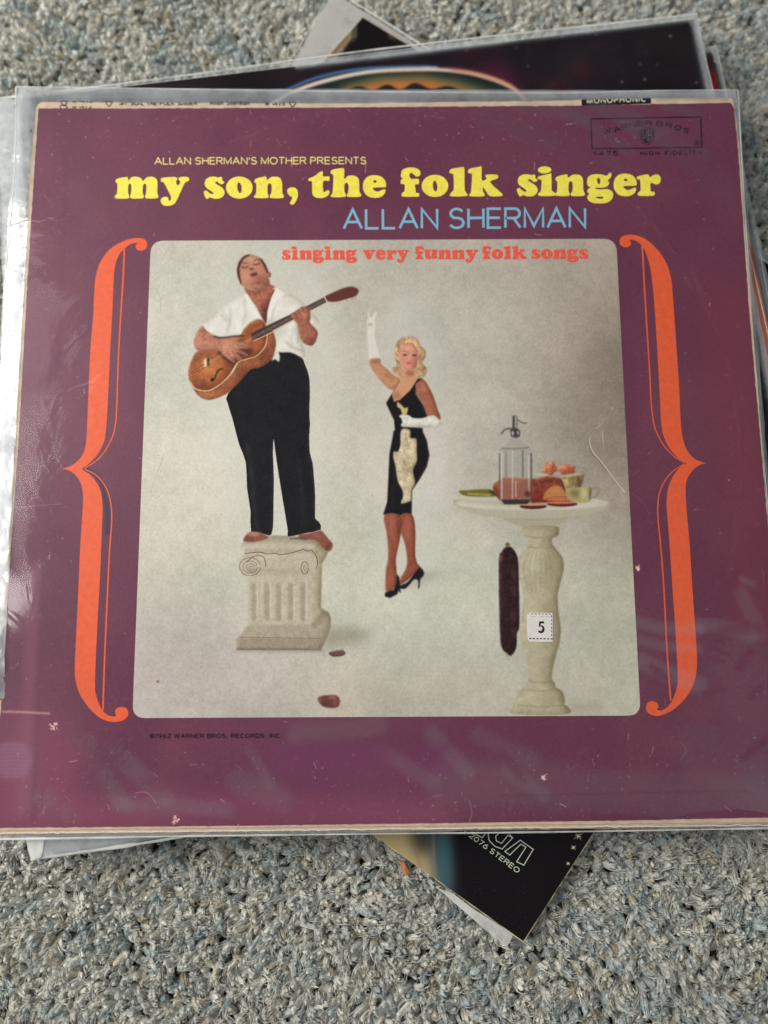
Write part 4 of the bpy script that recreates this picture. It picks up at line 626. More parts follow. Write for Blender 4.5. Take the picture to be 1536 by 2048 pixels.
thin(B, cat([T14([(430, 1315), (400, 900), (375, 400), (346, 20)]), T13([(325, 1850), (333, 1690), (378, 1572), (450, 1485), (545, 1424)])]), 3.4, 2.0)
B.make('brace_ornament', M_ORG, cover, label='orange curly brace printed right of the picture')

# ---- title
B = Build(TOPZ + .00022); k = 1 / 3.84
for ch_, x, y, x0 in [('m', 38, 374, 220), ('y', 390, 374, 220), ('s', 723, 374, 220), ('o', 892, 374, 220), ('n', 1108, 371, 220), (',', 1362, 374, 220), ('t', 27, 364, 610), ('h', 197, 364, 610), ('e', 445, 364, 610), ('f', 735, 361, 610), ('o', 896, 361, 610), ('l', 1110, 358, 610), ('k', 1253, 358, 610), ('s', 208, 356, 980), ('i', 366, 355, 980), ('n', 500, 355, 980), ('g', 745, 355, 980), ('e', 948, 352, 980), ('r', 1127, 355, 980)]:
    heavy(B, ch_, x0 + x * k, 300 + y * k, k)
B.make('title_lettering', M_YEL, cover)
B = Build(TOPZ + .00026); q = 1 / 2.327
for w_, xa, xb, yb in [('singing', 55, 405, 279), ('very', 432, 648, 278), ('funny', 675, 968, 277), ('folk', 988, 1195, 276), ('songs', 1215, 1480, 275)]:
    heavy_word(B, w_, 540 + xa * q, 540 + xb * q, 400 + yb * q, .118, 8)
B.make('subtitle_lettering', M_RED, cover, label='small red lettering at the top of the printed picture')
B = Build(TOPZ + .00022); textline(B, "ALLAN SHERMAN", 688, 457.5, 1170, 455, 38, 5.0, gap=.24, space=.42); B.make('performer_lettering', M_BLU, cover)
B = Build(TOPZ + .00022); textline(B, "ALLAN SHERMAN'S MOTHER PRESENTS", 310, 329, 732, 328.2, 13, 1.8, gap=.26, space=.42); B.make('presenter_lettering', M_CRM, cover)
T8 = lambda p: Z(1150, 190, 5.486, p)
B = Build(TOPZ + .00022); bx_ = T8([(172, 265), (1378, 243), (1390, 577), (185, 592), (172, 265)]); B.line(bx_, 2.0); B.make('logo_frame', M_DRK, cover)
B = Build(TOPZ + .00022)
for c_, x, y, a in [('W', 352, 402, -27), ('A', 458, 376, -20), ('R', 545, 350, -14), ('N', 628, 332, -8), ('E', 716, 315, -2), ('R', 808, 312, 2), ('B', 930, 318, 8), ('R', 1030, 336, 13), ('O', 1125, 362, 17), ('S', 1212, 394, 21)]:
    a = math.radians(a); cw = (92 if c_ == 'W' else 74); d = np.array([math.cos(a), math.sin(a)]) * cw / 2; n_ = np.array([-math.sin(a), math.cos(a)]) * 24
    p = T8([np.array([x, y]) - d * .86 + n_, np.array([x, y]) + d * .86 + n_]); B_ = B
    textline(B, c_, p[0][0], p[0][1], p[1][0], p[1][1], 48 / 5.486, 1.5, gap=0, serif=1.5 if c_ not in 'OS' else 0)
B.make('logo_lettering', M_DRK, cover); B = Build(TOPZ + .00022)
sh_o = smooth(T8([(705, 392), (790, 362), (868, 388), (868, 440), (845, 505), (790, 550), (735, 508), (708, 440)]), 5); B.line(np.vstack([sh_o, sh_o[:1]]), 1.0)
B.poly([smooth(T8([(719, 402), (790, 374), (856, 398), (856, 440), (835, 495), (790, 532), (746, 497), (722, 440)]), 4)])
B.make('shield_emblem', M_DRK, cover); B = Build(TOPZ + .00022)
textline(B, '1475', 1187, 311.6, 1235, 311, 8.2, 1.7, gap=.5, wide=1.1); textline(B, 'HIGH FIDELITY', 1281.5, 311, 1404, 309, 7.2, 1.5, gap=.5, space=.8)
B.make('catalogue_lettering', M_DRK, cover); B = Build(TOPZ + .00022)
rr_ = T8(ell(1335, 530, 30, 30)); B.line(np.vstack([rr_, rr_[:1]]), .8); textline(B, 'R', *T8([(1326, 545)])[0], *T8([(1344, 545)])[0], 5.2, 1.1, gap=0)
B.make('registered_mark', M_DRK, cover); B = Build(TOPZ + .00022)
textline(B, '©1962 WARNER BROS. RECORDS, INC.', 300, 1475.6, 564, 1475, 7.6, 1.7, gap=.42, space=.7, wide=1.15)
B.make('copyright_lettering', M_DRK, cover)
B = Build(TOPZ + .00030)
for p in ([(738, 400), (750, 490), (768, 440), (784, 510), (786, 390)], [(800, 385), (802, 515)], [(802, 388), (830, 396), (838, 420), (828, 440), (804, 442)], [(804, 446), (838, 450), (836, 480), (804, 512)]): B.line(T8(p), 1.1)
B.make('shield_initials', mat('purple_ink', (136, 84, 108), .5, .3), cover)
# ---- black strip and writing on the turned-over edge
B = Build(TOPZ + .00010); B.poly([T8([(70, 52), (450, 44), (832, 34), (833, 96), (72, 119)])]); B.make('mono_strip', M_BLK, cover)
B = Build(TOPZ + .00016); textline(B, 'MONOPHONIC', 1150 + 136 / 5.486, 190 + 92 / 5.486, 1150 + 775 / 5.486, 190 + 71 / 5.486, 9.5, 2.0, gap=.5, wide=1.1, vmax=.78); B.make('mono_lettering', mat('white_ink', (214, 204, 186), .6), cover)
B = Build(TOPZ + .00010)
textline(B, 'MY SON, THE FOLK SINGER', 240, 210.4, 394, 210.4, 8, 1.8, gap=.34, space=.7, vmax=.6); textline(B, 'Allan Sherman', 420, 209.8, 498, 210.2, 9, 1.6, gap=.4, space=.7, vmax=.75); textline(B, 'W 1475', 530, 211, 569, 211, 8, 1.7, gap=.4, space=.6, vmax=.75); textline(B, 'W 1475', 145, 205.5, 184, 205.6, 8, 1.7, gap=.4, vmax=.45)
textline(B, 'W 1475', 145, 216.4, 182, 216.4, 8, 1.6, gap=.4, vmax=.5)
M_GRY = mat('grey_ink', (58, 50, 52), .7); B.make('edge_lettering', M_GRY, cover); B = Build(TOPZ + .00010)
for x, y in ((128, 203), (218, 204), (585, 205)):
    s_ = smooth([(x - 6, y), (x + 6, y), (x + 4, y + 5), (x, y + 9), (x - 4, y + 5)], 3); B.line(np.vstack([s_, s_[:1]]), 1.8); B.make('edge_emblem', M_GRY, cover); B = Build(TOPZ + .00010)
e_ = ell(127, 214, 7, 4); B.line(np.vstack([e_, e_[:1]]), 1.8)
B.make('edge_emblem', M_GRY, cover); B = Build(TOPZ + .00010)
for x, y, q_ in ((62, 262, 2.4), (46, 530, 2.2), (44, 552, 1.8), (43, 574, 2.0), (44, 612, 3.0), (43, 600, 1.5), (47, 508, 1.8)): B.poly([ell(x, y, q_, q_ * 1.6, .3, 10)]); B.make('torn_edge_mark', M_GRY, cover); B = Build(TOPZ + .00010)
B = Build(TOPZ + .00010)
B.poly([[(2, 1250), (8.5, 1250), (6, 1330), (2, 1400), (-8, 1400), (-6, 1320)]])
B.make('edge_patch', M_BLK, cover)

for y_, c_, w_ in ((-9, (176, 150, 128), 1.6), (-4, (232, 220, 204), 2.2), (-1, (150, 132, 116), 1.2)):
    B = Build(TOPZ + .00006); xs = np.arange(-20, 1575, 9.0); rj = np.random.default_rng(abs(y_)); B.line(np.stack([xs, 1670.5 - .0108 * xs + y_ + rj.normal(0, .5, len(xs))], 1), w_); B.make('paper_layer', mat('layer_paper', c_, .85, .1, .3, 900), cover)
# ---- price sticker
ts = lambda p: Z(1030, 1200, 15.36, p)
q = ts([(372, 440), (480, 382), (1152, 402), (1156, 1280), (460, 1285), (392, 1232), (366, 880)]); w = W3(q)[:, :2]; V, T = tess([w]); n = len(V); z0, z1 = TOPZ + .00024, TOPZ + .00040
VV = [(v[0], v[1], z1) for v in V] + [(v[0], v[1], z0) for v in V]; F = list(T) + [(i, n + i, n + (i + 1) % n, (i + 1) % n) for i in range(n)]
stk = mesh_obj('price_sticker', VV, F, mat('sticker_paper', (226, 220, 214), .55, .3, .08, 260, .2), cover, label='small white price sticker stuck on the picture')
B = Build(z1 + .00003)
five = sharp([[(735, 655), (888, 658)], [(888, 658), (888, 722)], [(888, 722), (796, 715)], [(796, 715), (780, 775), (830, 780), (878, 815), (902, 890), (885, 965), (845, 1008), (780, 1018), (720, 995), (703, 970)], [(703, 970), (722, 935), (745, 932)], [(745, 932), (770, 950), (800, 948), (820, 920), (832, 870), (815, 825), (780, 812), (740, 822), (722, 828)], [(722, 828), (730, 740), (735, 655)]])
B.poly([ts(five)])
for x in (525, 632, 738, 845, 952, 1062): B.line(ts([(x - 26, 424 + (x - 525) * .01), (x + 26, 428 + (x - 525) * .012)]), 1.5)
for x in (465, 572, 682, 790, 898, 1008, 1118): B.line(ts([(x - 32, 1180 + (x - 465) * .02), (x + 32, 1182 + (x - 465) * .02)]), 2.3)
for y in (502, 622, 738, 850, 962, 1075): B.line(ts([(1118, y - 28), (1118, y + 28)]), 1.5)
B.make('sticker_number', M_BLK, stk)
B = Build(z1 + .00002)
for a_, b_ in ((470, 645), (712, 880), (930, 1085)): B.line(ts([(a_, 502), (b_, 515)]), .7)
B.make('sticker_slit', mat('slit_grey', (150, 146, 140), .7), stk)

# ================================================================== ITS CLEAR PLASTIC SLEEVE
def photo_px(x, y, z=0.0):
    q = (np.array([x, y, z]) - T0) @ RM; return 768 + FPX * q[0] / -q[2], 1024 - FPX * q[1] / -q[2]
# glare veils put by hand into the film's gloss and haze, and clear clinging patches: x0,y0,x1,y1,half width,amount
STREAKS = [(1190, 215, 1330, 262, 16, .5), (1130, 230, 1260, 300, 12, .45), (1250, 250, 1400, 320, 10, .4), (1050, 215, 1160, 235, 14, .35), (1180, 290, 1240, 340, 12, .3), (960, 225, 1100, 290, 18, .28), (1330, 215, 1400, 235, 8, .4), (1360, 300, 1480, 420, 26, .2),
           (1250, 1240, 1395, 1262, 11, .4), (1260, 1275, 1390, 1300, 9, .36), (1280, 1320, 1400, 1370, 14, .42), (1395, 1250, 1500, 1268, 12, .38), (1480, 1190, 1520, 1260, 14, .3), (1480, 1330, 1560, 1560, 55, .18), (1400, 1500, 1560, 1610, 45, .16), (1480, 1160, 1505, 1170, 6, .4),
           (150, 1450, 250, 1610, 16, .30), (230, 1500, 330, 1590, 18, .32), (240, 1608, 460, 1616, 14, .36), (480, 1560, 560, 1600, 22, .26), (60, 1590, 130, 1630, 20, .25), (600, 1470, 760, 1450, 18, .28), (870, 1470, 930, 1540, 14, .3), (760, 1500, 860, 1560, 14, .26), (960, 1470, 1060, 1520, 16, .2), (500, 1500, 540, 1570, 10, .25), (900, 1560, 1500, 1600, 40, .22), (1010, 1540, 1080, 1590, 12, .24),
           (90, 225, 200, 400, 26, .16), (150, 220, 300, 240, 14, .2), (100, 1150, 140, 1400, 40, .16), (20, 1200, 60, 1640, 40, .22)]
CLING = [(1440, 400, 1492, 505, 7, .7), (1392, 480, 1435, 472, 6, .7), (1462, 560, 1500, 590, 8, .5), (1400, 1275, 1440, 1282, 7, .8), (1440, 1265, 1530, 1252, 10, .6), (1478, 1335, 1500, 1300, 9, .95), (1405, 1385, 1450, 1380, 5, .8), (1500, 1400, 1520, 1375, 6, .8), (1490, 1510, 1530, 1480, 8, .9), (1300, 1330, 1330, 1350, 8, .8), (1410, 1290, 1450, 1310, 5, .7),
         (620, 1500, 760, 1500, 22, .6), (880, 1500, 925, 1470, 8, .5), (1000, 1500, 1040, 1560, 8, .5), (300, 1560, 420, 1590, 12, .5), (1370, 1310, 1450, 1325, 5, .7), (1200, 250, 1300, 330, 6, .4), (1330, 280, 1420, 340, 6, .5)]
def gseg(px, py, L):
    s = 0
    for x0, y0, x1, y1, w, a in L:
        dx, dy = x1 - x0, y1 - y0; t = ((px - x0) * dx + (py - y0) * dy) / (dx * dx + dy * dy); t = min(1, max(0, t))
        d2 = ((px - x0 - t * dx) ** 2 + (py - y0 - t * dy) ** 2) / (w * w)
        if d2 < 9: s += a * math.exp(-d2 * d2 * .5)
    return s
def veil_amt1(x, y):
    px, py = photo_px(x, y); wx = 10 * mnoise.noise(Vector((x * 40, y * 40, 1))); wy = 8 * mnoise.noise(Vector((x * 40, y * 40, 7)))
    e = min(px - (72 - (py - 216) * .066), 1466 + (py - 215) * .068 - px, py - 200, 1666 - py)
    if e < 0: return 1.0 + min(1, -e / 8) * (1.7 if px < 60 else .75)
    b = .02 + .05 * max(0, mnoise.fractal(Vector((x * 18, y * 26, 4)), 1, 2, 3) + .3)
    return max(.02, min(1, (b + gseg(px + wx, py + wy, STREAKS) * 1.15) * (1 - min(1, gseg(px + wx, py + wy, CLING)))))
M_FILM = film_mat('clear_film', .10, .12, 4.2, True, .22)
M_SEAM = film_mat('film_seam', .95, .2, 1.2, False, .3, (246, 246, 240)); M_SOFT = film_mat('milky_film', .50, .25, 1.0, False, .6, (232, 236, 240), 45)
slv = thing('plastic_sleeve', 'clear crinkled plastic sleeve around the purple record cover on top', 'plastic sleeve')
film('film', [(32, 173), (1477, 179), (1594, 1656), (-62, 1680)], TOPZ + .0007, M_FILM, slv, 210, 210, .0006, 8, 1, base=0, veil_amt=veil_amt1, edge_drop=.0016, jag=.0004)
film('back_film', [(36, 177), (1473, 183), (1590, 1652), (-58, 1676)], TOPZ - .0033, M_SOFT, slv, 30, 30, .0001, 8, 2, base=-.0033)
seam('seam', [(32, 173.5), (300, 177), (700, 183), (1118, 186), (1270, 182), (1476, 180)], .0005, -.0004, M_SEAM, slv)
seam('seam', [(1476, 180), (1480, 251), (1487, 380), (1499, 560), (1513, 760), (1540, 1060)], .0004, -.0004, M_SEAM, slv)
seam('seam', [(32, 175), (31, 300), (25, 395), (10, 560), (-6, 800)], .0007, -.0002, M_SEAM, slv)
seam('seam', [(-40, 1679), (120, 1677), (400, 1672), (740, 1668), (1100, 1664), (1400, 1659), (1594, 1655)], .0009, -.0006, M_SEAM, slv)
# crumpled margin left of the cover, lit milky
film('crumpled_margin', [(38, 400), (52, 420), (8, 1400), (-60, 1380)], TOPZ - .0006, M_SOFT, slv, 20, 120, .003, 30, 9, base=0)

# ================================================================== THE OTHER COVERS IN THE PILE
def square(corner, left_pt, z, L=.3125, dx=0, dy=0):
    """a square cover from its top right corner and a point along its top edge"""
    A = W3(corner, z)[0][:2]; Bp = W3(left_pt, z)[0][:2]; u = (Bp - A) / np.hypot(*(Bp - A)); v = np.array([-u[1], u[0]])
    if v[1] > 0: v = -v
    return np.array([A, A + u * L, A + u * L + v * L, A + v * L]), u, v
Z2 = -.0046
sq2, u2, v2 = square((1388, 38), (210, 177), Z2)
c2 = thing('record_cover', 'dark space-scene record cover tilted just under the purple one', 'record cover')
board('board', sq2, Z2, .0026, mat('dark_card', (70, 60, 56), .7, .2, .2, 200, .1), c2, side=True)
k2 = Canvas(-.17, -.16, .19, .20, 1200, Z2, (23, 15, 20)); H_, W_ = k2.H, k2.W
k2.a += (nz(H_, W_, 90, 31)[..., None] - .5) * np.array([16, 8, 14]) + (nz(H_, W_, 24, 32)[..., None] - .5) * np.array([8, 4, 6])
TA = lambda p: Z(550, 0, 3.072, p); TB = lambda p: Z(768, 0, 2, p)
k2.fill(TA(ell(1380, 470, 150, 70, .6)), (96, 22, 58), .7, 14); k2.fill(TB(ell(790, 280, 30, 34)), (92, 30, 24), .5, 7); k2.fill(TB(ell(690, 345, 60, 20)), (84, 30, 20), .5, 8); k2.fill(TB(ell(330, 200, 40, 30)), (84, 26, 38), .4, 8); k2.fill(TB(ell(600, 130, 200, 40)), (44, 34, 40), .5, 16)
k2.fill(TA(S([(0, 640), (120, 560), (300, 480), (560, 425), (830, 412), (1100, 425), (1300, 470), (1500, 560), (1560, 640)])), (26, 34, 34), 1, 1)
k2.line(TA([(-60, 620), (60, 560), (250, 480), (520, 425), (830, 410), (1000, 412)]), 5, (70, 116, 168), .95, 1.0); k2.line(TA([(-20, 640), (100, 570), (300, 500), (560, 445), (830, 428), (1050, 430), (1250, 460), (1440, 530), (1540, 620)]), 8, (226, 204, 188), .95, .9)
k2.line(TA([(1080, 428), (1250, 456), (1440, 524), (1560, 630)]), 7, (196, 112, 84), .8, 1.6); k2.line(TA([(1000, 408), (1250, 430), (1450, 490), (1560, 590)]), 5, (70, 24, 50), .8, 2)
k2.fill(TA([(330, 600), (430, 520), (620, 470), (900, 456), (1120, 490), (1330, 560), (1360, 620)]), (112, 112, 72), .8, 5); k2.fill(TA([(360, 600), (480, 545), (700, 500), (950, 500), (1120, 540), (1260, 600)]), (206, 112, 54), .85, 5)
k2.fill(TA(S([(380, 600), (440, 560), (520, 530), (600, 556), (690, 520), (770, 552), (860, 510), (960, 548), (1060, 530), (1150, 560), (1280, 600), (1280, 660), (380, 660)])), (26, 22, 22), .96, .8)
k2.fill(TA([(240, 600), (330, 575), (430, 570), (430, 640), (240, 640)]), (96, 58, 44), .4, 4)
r = np.random.default_rng(8)
for x, y, q_ in ((1145, 145, 8), (1320, 182, 10), (1280, 260, 6), (1250, 330, 7), (712, 146, 8), (576, 264, 6), (530, 190, 5), (1024, 258, 6), (1092, 262, 5), (952, 328, 7), (1042, 318, 8), (380, 172, 6), (330, 200, 6), (1230, 100, 9), (848, 140, 6), (642, 156, 5)): k2.fill(TB(ell(x, y, q_ * .7, q_ * .6)), (170, 176, 170), .75, 1.2)
for _ in range(90): x = r.uniform(60, 1250); y = r.uniform(80, 350); k2.fill(TB(ell(x, y, r.uniform(1, 2.4), r.uniform(1, 2))), (186, 184, 180), r.uniform(.3, .9), .6)
w = sq2; Vv, Ff = tess([w * .9985 + np.mean(w, 0) * .0015]); x0, y0, x1, y1 = k2.b
mesh_obj('printed_front', [(v[0], v[1], Z2 + .0001) for v in Vv], Ff, print_mat('space_print', k2.image('space_print'), .45, .14, .05), c2, uv=[((v[0] - x0) / (x1 - x0), (v[1] - y0) / (y1 - y0)) for v in Vv])
s2 = thing('plastic_sleeve', 'milky plastic sleeve of the dark space cover, its corner poking out at lower left', 'plastic sleeve')
def veil_amt2(x, y):
    px, py = photo_px(x, y, Z2)
    ins = np.all([np.dot(np.array([x, y]) - sq2[0], a) > b for a, b in ((u2, .001), (v2, .001))]) and np.dot(np.array([x, y]) - sq2[2], -u2) > .0 and np.dot(np.array([x, y]) - sq2[2], -v2) > 0
    if ins: return .05 + .16 * max(0, mnoise.fractal(Vector((x * 20, y * 30, 2)), 1, 2, 3) + .2)
    return 1.9
M_FILM2 = film_mat('loose_film', .26, .2, 1.6, True, .5)
film('film', [(-12, 198), (1394, 28), (1684, 1446), (66, 1718)], Z2 + .0004, M_FILM2, s2, 120, 120, .0004, 10, 5, base=Z2, veil_amt=veil_amt2, jag=.0003)
film('back_film', [(-8, 202), (1392, 33), (1680, 1442), (70, 1712)], Z2 - .0031, M_SOFT, s2, 20, 20, .0001, 8, 6, base=Z2 - .003)
seam('seam', [(-12, 198), (300, 160), (768, 97), (1394, 28)], .0012, Z2 + .0004, M_SEAM, s2); seam('seam', [(1394, 28), (1401, 80), (1426, 180), (1466, 360), (1512, 560), (1560, 780)], .0005, Z2 + .0002, M_SEAM, s2)
seam('seam', [(66, 1718), (160, 1705), (300, 1684), (420, 1664)], .0017, Z2 - .0002, M_SEAM, s2); seam('seam', [(56, 1674), (62, 1694), (66, 1718)], .0016, Z2 - .0002, M_SEAM, s2)
film('folded_corner', [(54, 1670), (92, 1671), (84, 1712), (66, 1719)], Z2 + .0006, M_SEAM, s2, 14, 10, .0014, 40, 8, base=Z2)

def plain_cover(corner, z, th, front, stops, label, name='record_cover'):
    A = W3(corner, z)[0][:2]; sq = np.array([A, A + u2 * .3125, A + (u2 + v2) * .3125, A + v2 * .3125]); t_ = thing(name, label, 'record cover')
    board('board', sq, z, th, M_CARD if not front else mat(front[0] + '_card', front[1], .7, .2, .1), t_, side=True)
    c_ = Canvas(min(sq[:, 0]) - .01, min(sq[:, 1]) - .01, max(sq[:, 0]) + .01, max(sq[:, 1]) + .01, 500, z, stops[0][1])
    for y0_, col, al in stops[1:]: c_.fill([(1380, y0_), (1720, y0_ - 8), (1900, 2000), (1380, 2000)], col, al, 1.5)
    c_.a += (nz(c_.H, c_.W, 14, 3)[..., None] - .5) * 22
    Vv, Ff = tess([sq * .999 + np.mean(sq, 0) * .001]); x0, y0, x1, y1 = c_.b
    mesh_obj('printed_front', [(v[0], v[1], z + .0001) for v in Vv], Ff, print_mat(front[0] + '_print', c_.image(front[0] + '_print'), .45, .35, .06), t_, uv=[((v[0] - x0) / (x1 - x0), (v[1] - y0) / (y1 - y0)) for v in Vv]); return sq
Z3 = -.0083; Z4 = -.0115
sq3 = plain_cover((1424, 104), Z3, .0022, ('red', (80, 20, 16)), [(0, (44, 14, 12)), (140, (140, 18, 20), .8), (200, (128, 20, 20), .9), (463, (206, 176, 130), 1), (482, (190, 130, 66), .9), (505, (196, 74, 40), .9), (550, (206, 136, 104), .85), (600, (204, 128, 96), .9)], 'red and orange record cover showing as a thin strip at the right edge')
sq4 = plain_cover((1436, 124), Z4, .0022, ('olive', (66, 58, 36)), [(0, (46, 42, 22)), (160, (20, 18, 16), .9)], 'dark olive record cover, only a sliver showing beside the red one')
s3 = thing('plastic_sleeve', 'thin plastic sleeve of the red and orange cover, seen at the right edge', 'plastic sleeve')
def veil_amt3(x, y):
    d = np.array([x, y]) - sq3[0]; return .12 if (d @ u2 > 0 and d @ v2 > 0) else 1.7
film('film', [(300, 245), (1433, 95), (1732, 1440), (300, 1500)], Z3 + .0004, M_FILM2, s3, 150, 60, .0001, 8, 7, base=Z3, veil_amt=veil_amt3)
seam('seam', [(1434, 95), (1444, 145), (1476, 300), (1504, 430), (1522, 520), (1545, 640)], .0004, Z3 + .0003, M_SEAM, s3); seam('seam', [(1400, 97), (1434, 92)], .0007, Z3 + .0003, M_SEAM, s3)

# ---- the lowest cover, turned about 35 degrees
Z5 = -.0165
def isect(a, b, c, d):
    A, B_, C_, D_ = (W3(p, Z5)[0][:2] for p in (a, b, c, d)); r_ = B_ - A; s_ = D_ - C_
    t = ((C_ - A)[0] * s_[1] - (C_ - A)[1] * s_[0]) / (r_[0] * s_[1] - r_[1] * s_[0]); return A + r_ * t
c5 = thing('record_cover', 'black record cover turned diagonally at the bottom of the pile, lower corner sticking out', 'record cover')
PA = W3((1047, 1885), Z5)[0][:2]; PD = W3((725, 33), Z5)[0][:2]; PR = isect((1047, 1885), (1186, 1670), (725, 33), (822, 92)); PL = isect((1047, 1885), (741, 1667), (725, 33), (661, 105))
sq5 = np.array([PD, PL, PA, PR])
board('board', sq5, Z5, .0026, mat('pale_card', (214, 198, 160), .75, .2, .15), c5, side=True, jag=.0005)
k5 = Canvas(-.24, -.24, .28, .20, 1700, Z5, (15, 9, 13)); H_, W_ = k5.H, k5.W
k5.a += (nz(H_, W_, 60, 41)[..., None] - .5) * np.array([5, 3, 5])
TC = lambda p: Z(700, 1600, 2.844, p)
k5.fill(TC([(-60, 100), (520, 100), (600, 560), (400, 620), (-100, 200)]), (40, 60, 66), .0, 3)
k5.fill(TC([(100, 60), (560, 60), (585, 300), (600, 560), (500, 520), (60, 180)]), (60, 88, 94), .95, 6); k5.fill(TC([(40, 60), (400, 60), (500, 520), (40, 200)]), (190, 170, 122), .98, 6)
k5.fill(TC([(330, 60), (470, 60), (470, 240), (440, 300), (400, 330), (355, 250)]), (52, 50, 46), .85, 7); k5.fill(TC([(380, 300), (460, 340), (480, 470), (420, 420)]), (150, 130, 96), .5, 7)
k5.line(TC([(472, 60), (474, 240), (478, 330), (488, 470)]), 3.4, (176, 120, 96), .85, 1.4); k5.line(TC([(350, 230), (380, 320), (410, 410)]), 2, (140, 96, 70), .7, 1)
k5.fill(TC([(500, 100), (555, 100), (575, 400), (560, 520), (500, 470)]), (66, 104, 112), .6, 6); k5.fill(TC([(600, 500), (760, 640), (900, 760), (820, 700)]), (54, 42, 52), .5, 9)
r = np.random.default_rng(12)
for _ in range(120): x = r.uniform(560, 1000); y = r.uniform(420, 780); k5.fill(TC(ell(x, y, r.uniform(.8, 2.2), r.uniform(.8, 3))), (150, 150, 146), r.uniform(.2, .7), .5)
TE = lambda p: Z(550, 0, 3.072, p)
k5.fill(TE([(540, 90), (300, 380), (900, 380)]), (122, 104, 78), 1, 1); k5.fill(TE([(540, 90), (900, 300), (940, 420), (1100, 420), (540, 60)]), (140, 122, 96), .8, 2)
k5.fill(TE([(400, 330), (470, 240), (520, 175), (545, 162), (580, 168), (640, 200), (790, 275), (1000, 420), (380, 420)]), (16, 12, 12), 1, 1)
k5.line(TE([(385, 330), (455, 235), (510, 165), (545, 150), (590, 156), (650, 188), (810, 268)]), 1.4, (176, 156, 122), .8, .6)
for _ in range(90): t = r.random(); x = 400 + 140 * t + r.normal(0, 10); y = 325 - 150 * t + r.normal(0, 9); k5.fill(TE(ell(x, y, r.uniform(1.5, 5), r.uniform(1.5, 4))), (176, 170, 158), r.uniform(.3, .9), .6)
k5.fill(TE([(525, 96), (540, 90), (562, 106), (556, 122), (536, 118)]), (206, 170, 112), .9, .8)
Vv, Ff = tess([sq5 * .9975 + np.mean(sq5, 0) * .0025]); x0, y0, x1, y1 = k5.b
mesh_obj('printed_front', [(v[0], v[1], Z5 + .0001) for v in Vv], Ff, print_mat('black_print', k5.image('black_print'), .45, .14, .05), c5, uv=[((v[0] - x0) / (x1 - x0), (v[1] - y0) / (y1 - y0)) for v in Vv])
M_PL = mat('pale_green_ink', (206, 218, 192), .5)
B = Build(Z5 + .00016)
B.line(TC([(880, 292), (968, 228), (1042, 280), (988, 370), (948, 350), (1000, 268), (972, 250), (908, 312), (880, 292)]), 1.7, Z5); B.line(TC([(785, 185), (790, 228), (822, 262), (865, 278), (925, 215), (898, 200), (862, 246), (832, 232), (828, 206), (850, 185)]), 1.7, Z5); B.line(TC([(850, 185), (900, 185), (925, 215)]), 1.5, Z5); B.line(TC([(690, 180), (752, 214), (770, 190)]), 1.7, Z5)
textline(B, 'AFL1-2076 STEREO', *TC([(560, 120)])[0], *TC([(952, 414)])[0], 9.2, 1.5, gap=.3, space=.45, base=Z5)
B.make('maker_lettering', M_PL, c5)
B = Build(Z5 + .00016)
for x, y, q_ in ((1298, 205, 34), (1270, 270, 20), (1240, 361, 14)):
    for a_, l_ in ((.25, .7), (.9, 1), (1.9, .7), (2.6, 1)): d = np.array([math.cos(a_), math.sin(a_)]) * q_ * l_; c_ = np.array([x, y]); nn_ = np.array([-d[1], d[0]]) / np.hypot(*d) * 2.6; B.poly([TC([c_ - d, c_ - nn_, c_ + d, c_ + nn_])], Z5)
B.make('star', mat('star_ink', (220, 206, 182), .5), c5)
s5 = thing('plastic_sleeve', 'milky white plastic sleeve under the diagonal cover, showing at the top of the pile', 'plastic sleeve')
M_MILK = film_mat('milky_white_film', 1.05, .3, .8, False, .5, (208, 206, 200), 40)
film('film', [(664, -24), (1760, 668), (1120, 1500), (150, 900)], Z5 - .0024, M_MILK, s5, 60, 60, .0001, 8, 11, base=Z5)
seam('seam', [(664, -24), (900, 125), (1500, 503), (1560, 541)], .0012, Z5 - .0022, M_SEAM, s5); seam('seam', [(664, -24), (620, 58), (586, 115)], .0007, Z5 - .0022, M_SEAM, s5)
film('torn_film', [(872, 1776), (905, 1790), (1028, 1874), (1014, 1898)], Z5 - .0026, M_SEAM, s5, 12, 6, .0016, 60, 12, base=Z5)

# ================================================================== CARPET
ZB = -.0285
ground = mesh_obj('carpet', [(-.9, -.9, ZB), (.9, -.9, ZB), (.9, .9, ZB), (-.9, .9, ZB)], [(0, 1, 2, 3)], M_BACKING, kind='structure', label='grey pile carpet under the records')
def yarn_mat():
    m = bpy.data.materials.new('carpet_yarn'); m.use_nodes = True; nt = m.node_tree; b = nt.nodes['Principled BSDF']; N = nt.nodes.new; L = nt.links.new
    b.inputs['Roughness'].default_value = .9; b.inputs['Specular IOR Level'].default_value = .12; b.inputs['Sheen Weight'].default_value = .5
    at = N('ShaderNodeAttribute'); at.attribute_name = 'tint'; tc = N('ShaderNodeTexCoord'); n = N('ShaderNodeTexNoise'); n.inputs['Scale'].default_value = 1500; n.inputs['Detail'].default_value = 5
    L(tc.outputs['Object'], n.inputs['Vector']); mr = N('ShaderNodeMapRange'); mr.inputs[1].default_value = .3; mr.inputs[2].default_value = .7; mr.inputs[3].default_value = .6; mr.inputs[4].default_value = 1.25; L(n.outputs['Fac'], mr.inputs[0])
    mu = N('ShaderNodeVectorMath'); mu.operation = 'SCALE'; L(at.outputs['Color'], mu.inputs[0]); L(mr.outputs[0], mu.inputs['Scale']); L(mu.outputs[0], b.inputs['Base Color'])
    bp = N('ShaderNodeBump'); bp.inputs['Strength'].default_value = .6; bp.inputs['Distance'].default_value = .0004; L(n.outputs['Fac'], bp.inputs['Height']); L(bp.outputs[0], b.inputs['Normal']); return m
